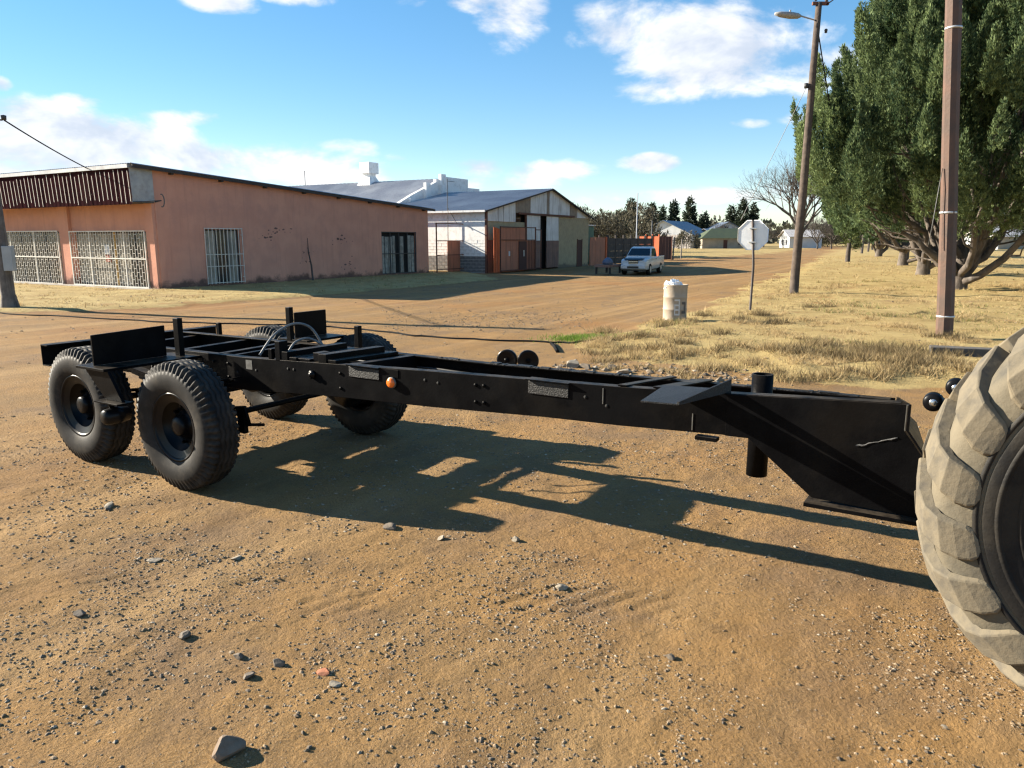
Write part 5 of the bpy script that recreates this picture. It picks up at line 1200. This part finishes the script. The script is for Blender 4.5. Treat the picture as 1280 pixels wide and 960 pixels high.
# rough tussocks on the broken verge edge
tx, tyy, tr_ = [], [], []
rt_ = random.Random(12)
for k in range(70):
    px = rt_.uniform(735, 1260); py = 445 + (px-735)*.07 + rt_.gauss(0, 15); q = G(px, min(py, 478)); tx.append(q.x); tyy.append(q.y); tr_.append(rt_.uniform(.6,1.3))
for (px, py, s_) in ((1060,462,1.7),(1095,458,1.8),(1130,462,1.8),(1150,470,1.3),(880,400,1.3),(950,400,1.4),(925,405,1.2),(830,412,1.2),(865,408,1.2),(800,430,1.2),(760,430,1.1),(1013,388,1.2),(1035,388,1.1),(970,410,1.5),(900,425,1.2),(1000,450,1.4),(850,440,1.2),(783,440,1.1),(1168,432,1.2),(1196,434,1.3),(1080,448,1.6),(1110,446,1.5),(1140,452,1.6),(1020,440,1.3),(1040,455,1.5),(1180,458,1.3)): q = G(px, py); tx.append(q.x); tyy.append(q.y); tr_.append(s_)
Vs, Fs, Cs, o = [], [], [], 0
for kk, (x_, y_, s_) in enumerate(zip(tx, tyy, tr_)):
    n = int(170*s_); xs = x_+r.normal(0,.11*s_,n); ys = y_+r.normal(0,.10*s_,n)
    col = straw(n, r)*np.where(r.random((n,1)) < .4, .5, .95)*(.5 if kk >= 70 else (.75 if kk % 3 == 0 else 1))
    v, f, c_ = blades(np.stack([xs,ys,ground_z(xs,ys)-.01],-1), r.uniform(.04,.15,n)*s_, np.full(n,.006), r.uniform(.1,1.2,n), col, r); Vs.append(v); Fs.append(f+o); Cs.append(c_); o += len(v)
np_mesh('grass_tussocks', np.vstack(Vs), np.vstack(Fs), 'grass', None, np.vstack(Cs), label='rough brown grass tussocks along the broken verge edge', cat='grass', kind='stuff')
# the one green patch where the verge meets the dirt
n = 2600; q = G(738, 423.5); xs = q.x+r.normal(0,.42,n); ys = q.y+r.normal(0,.30,n)
v, f, c_ = blades(np.stack([xs,ys,ground_z(xs,ys)-.005],-1), r.uniform(.03,.08,n), np.full(n,.008), r.uniform(.3,1.4,n), np.array([.15,.24,.035])*r.uniform(.6,1.3,(n,1)), r)
np_mesh('green_grass', v, f, 'grass', None, c_, label='small bright green grass patch at the verge corner', cat='grass', kind='stuff')

# ------------------------------------------------------------------ gravel and stones
ico = np.array([(0,0,1),(.9,0,.1),(.28,.86,.05),(-.73,.53,.1),(-.73,-.53,-.05),(.28,-.86,.1),(0,0,-1)]); icf = np.array([(0,1,2),(0,2,3),(0,3,4),(0,4,5),(0,5,1),(6,2,1),(6,3,2),(6,4,3),(6,5,4),(6,1,5)])
def stones(x, y, s, r):
    n = len(x); sc = np.stack([s*r.uniform(.7,1.4,n), s*r.uniform(.6,1.2,n), s*r.uniform(.3,.65,n)], -1); a_ = r.uniform(0,6.283,n)
    v = ico[None]*r.uniform(.7,1.25,(n,7,1))*sc[:,None,:]; ca, sa = np.cos(a_)[:,None], np.sin(a_)[:,None]
    v = np.stack([v[...,0]*ca-v[...,1]*sa, v[...,0]*sa+v[...,1]*ca, v[...,2]], -1); z = ground_z(x, y)
    v += np.stack([x, y, z+s*.10], -1)[:,None,:]; f = (icf[None]+np.arange(n)[:,None,None]*7).reshape(-1,3)
    m_ = r.random((n,1)); c_ = np.where(m_ < .5, np.array([.245,.178,.108]), np.where(m_ < .68, np.array([.15,.115,.08]), np.where(m_ < .93, np.array([.24,.165,.095]), np.array([.34,.285,.21]))))*r.uniform(.75,1.25,(n,1))
    return v.reshape(-1,3), f, np.repeat(c_, len(icf), 0)
def gravel(n, x0, x1, y0, y1, s0, s1, pw, seed, thr=.45):
    r = np.random.default_rng(seed); x, y = scatter(n, x0, x1, y0, y1, r); d = fbm(x, y, .9, 3, 60)*.7+fbm(x,y,3.1,2,61)*.3
    k = (r.random(n) < .12+.88*sstep(thr, thr+.16, d)) & (np.abs(x) < y*.85+1); x, y = x[k], y[k]; s = s0+(s1-s0)*r.random(len(x))**pw; return stones(x, y, s, r)
parts = [gravel(90000, -3.2, 3.0, 2.2, 4.6, .0016, .0135, 7, 1, .43), gravel(75000, -6, 4.5, 4.4, 8.5, .0022, .018, 7, 2, .43), gravel(14000, -9, 8, 8, 16, .004, .028, 6, 3, .48), gravel(8000, -14, 12, 15, 34, .008, .04, 5, 4, .5)]
# a band of coarser gravel across the junction behind the chassis
rr_ = np.random.default_rng(9); px_ = rr_.uniform(480, 740, 2600); py_ = 400+rr_.normal(0,7,2600)-(px_-600)*.02; gg = np.array([G(a_, b_)[:2] for a_, b_ in zip(px_, py_)]); parts.append(stones(gg[:,0], gg[:,1], .008+.03*rr_.random(2600)**4, rr_))
px_ = rr_.uniform(690, 960, 500); py_ = 462+rr_.normal(0,7,500)+(px_-690)*.05; gg = np.array([G(a_, b_)[:2] for a_, b_ in zip(px_, py_)]); parts.append(stones(gg[:,0], gg[:,1], .012+.07*rr_.random(500)**3, rr_))
o = 0; Vs, Fs, Cs = [], [], []
for v, f, c_ in parts: Vs.append(v); Fs.append(f+o); Cs.append(c_); o += len(v)
np_mesh('gravel', np.vstack(Vs), np.vstack(Fs), 'attr_stone', None, np.vstack(Cs), label='loose grey and tan gravel scattered over the dirt', cat='gravel', kind='stuff')
def rock(px, py, size, m, label, seed, flat=.7):
    bmx = bmesh.new(); bmesh.ops.create_icosphere(bmx, subdivisions=3, radius=1); rk = np.random.default_rng(seed)
    cuts = rk.normal(0,1,(11,3)); cuts /= np.linalg.norm(cuts,axis=1,keepdims=True); dd = rk.uniform(.5,.85,11)
    for v in bmx.verts:
        p_ = np.array(v.co)
        for c_, d in zip(cuts, dd):
            e_ = p_@c_-d
            if e_ > 0: p_ = p_-c_*e_
        v.co = Vector((p_[0]*1.2, p_[1], p_[2]*flat))*size
    me = bpy.data.meshes.new('rock'); bmx.to_mesh(me); bmx.free(); me.materials.append(MATS[m]); me.validate()
    q = on_ground(G(px, py)); o = mesh_obj('rock', me, None, label=label, cat='rock'); o.location = q + Vector((0,0,size*flat*.42)); o.rotation_euler = (rk.uniform(-.2,.2), rk.uniform(-.2,.2), rk.uniform(0,6)); return o
for i, a_ in enumerate(((285,940,.060,'stone_brown','largest angular brown rock with a split face on the dirt',.85), (645,675,.030,'stone_pale','pale square pebble just beyond the wheel shadow',.8), (348,829,.032,'stone','rounded dark grey stone among the foreground gravel',.8),
     (310,846,.026,'stone','dark angular stone close to the rounded grey stone',.7), (298,821,.026,'stone','dark squat stone behind the angular grey one',.7), (230,796,.030,'stone','dark pointed stone by the tyre prints',.8), (101,770,.032,'stone','flat dark stone lying by the tyre print edge',.6),
     (138,632,.045,'stone_pale','pale stone near the rear trailer wheel',.5), (135,636,.028,'stone','small dark stone against the pale stone near the trailer wheel',.6), (405,838,.034,'brick_shard','orange red brick shard on the dirt',.4), (419,853,.026,'stone_pale','pale grey flat chip beside the brick shard',.35),
     (193,701,.04,'stone_pale','white flat stone among the tyre prints',.35), (296,699,.04,'stone_pale','sandy flat stone beside the tyre prints',.35), (702,735,.035,'stone_pale','pale broken stone pair piece in the middle of the dirt',.5), (838,821,.024,'stone','dark pebble on the smooth dirt before the tractor wheel',.7),
     (487,660,.05,'stone','grey crumbled clod at the shadow edge',.5), (715,459,.12,'stone_pale','pale rubble lump behind the chassis rail',.7), (733,461,.10,'stone','grey rubble lump beside the pale one behind the rail',.6), (765,462,.08,'stone','small grey rubble piece behind the rail',.6), (780,467,.12,'stone_pale','flat pale rubble behind the step plate',.4), (552,672,.03,'stone_pale','little tan stone beside the shadow edge',.5))):
    rock(a_[0], a_[1], a_[2], a_[3], a_[4], 100+i, a_[5])
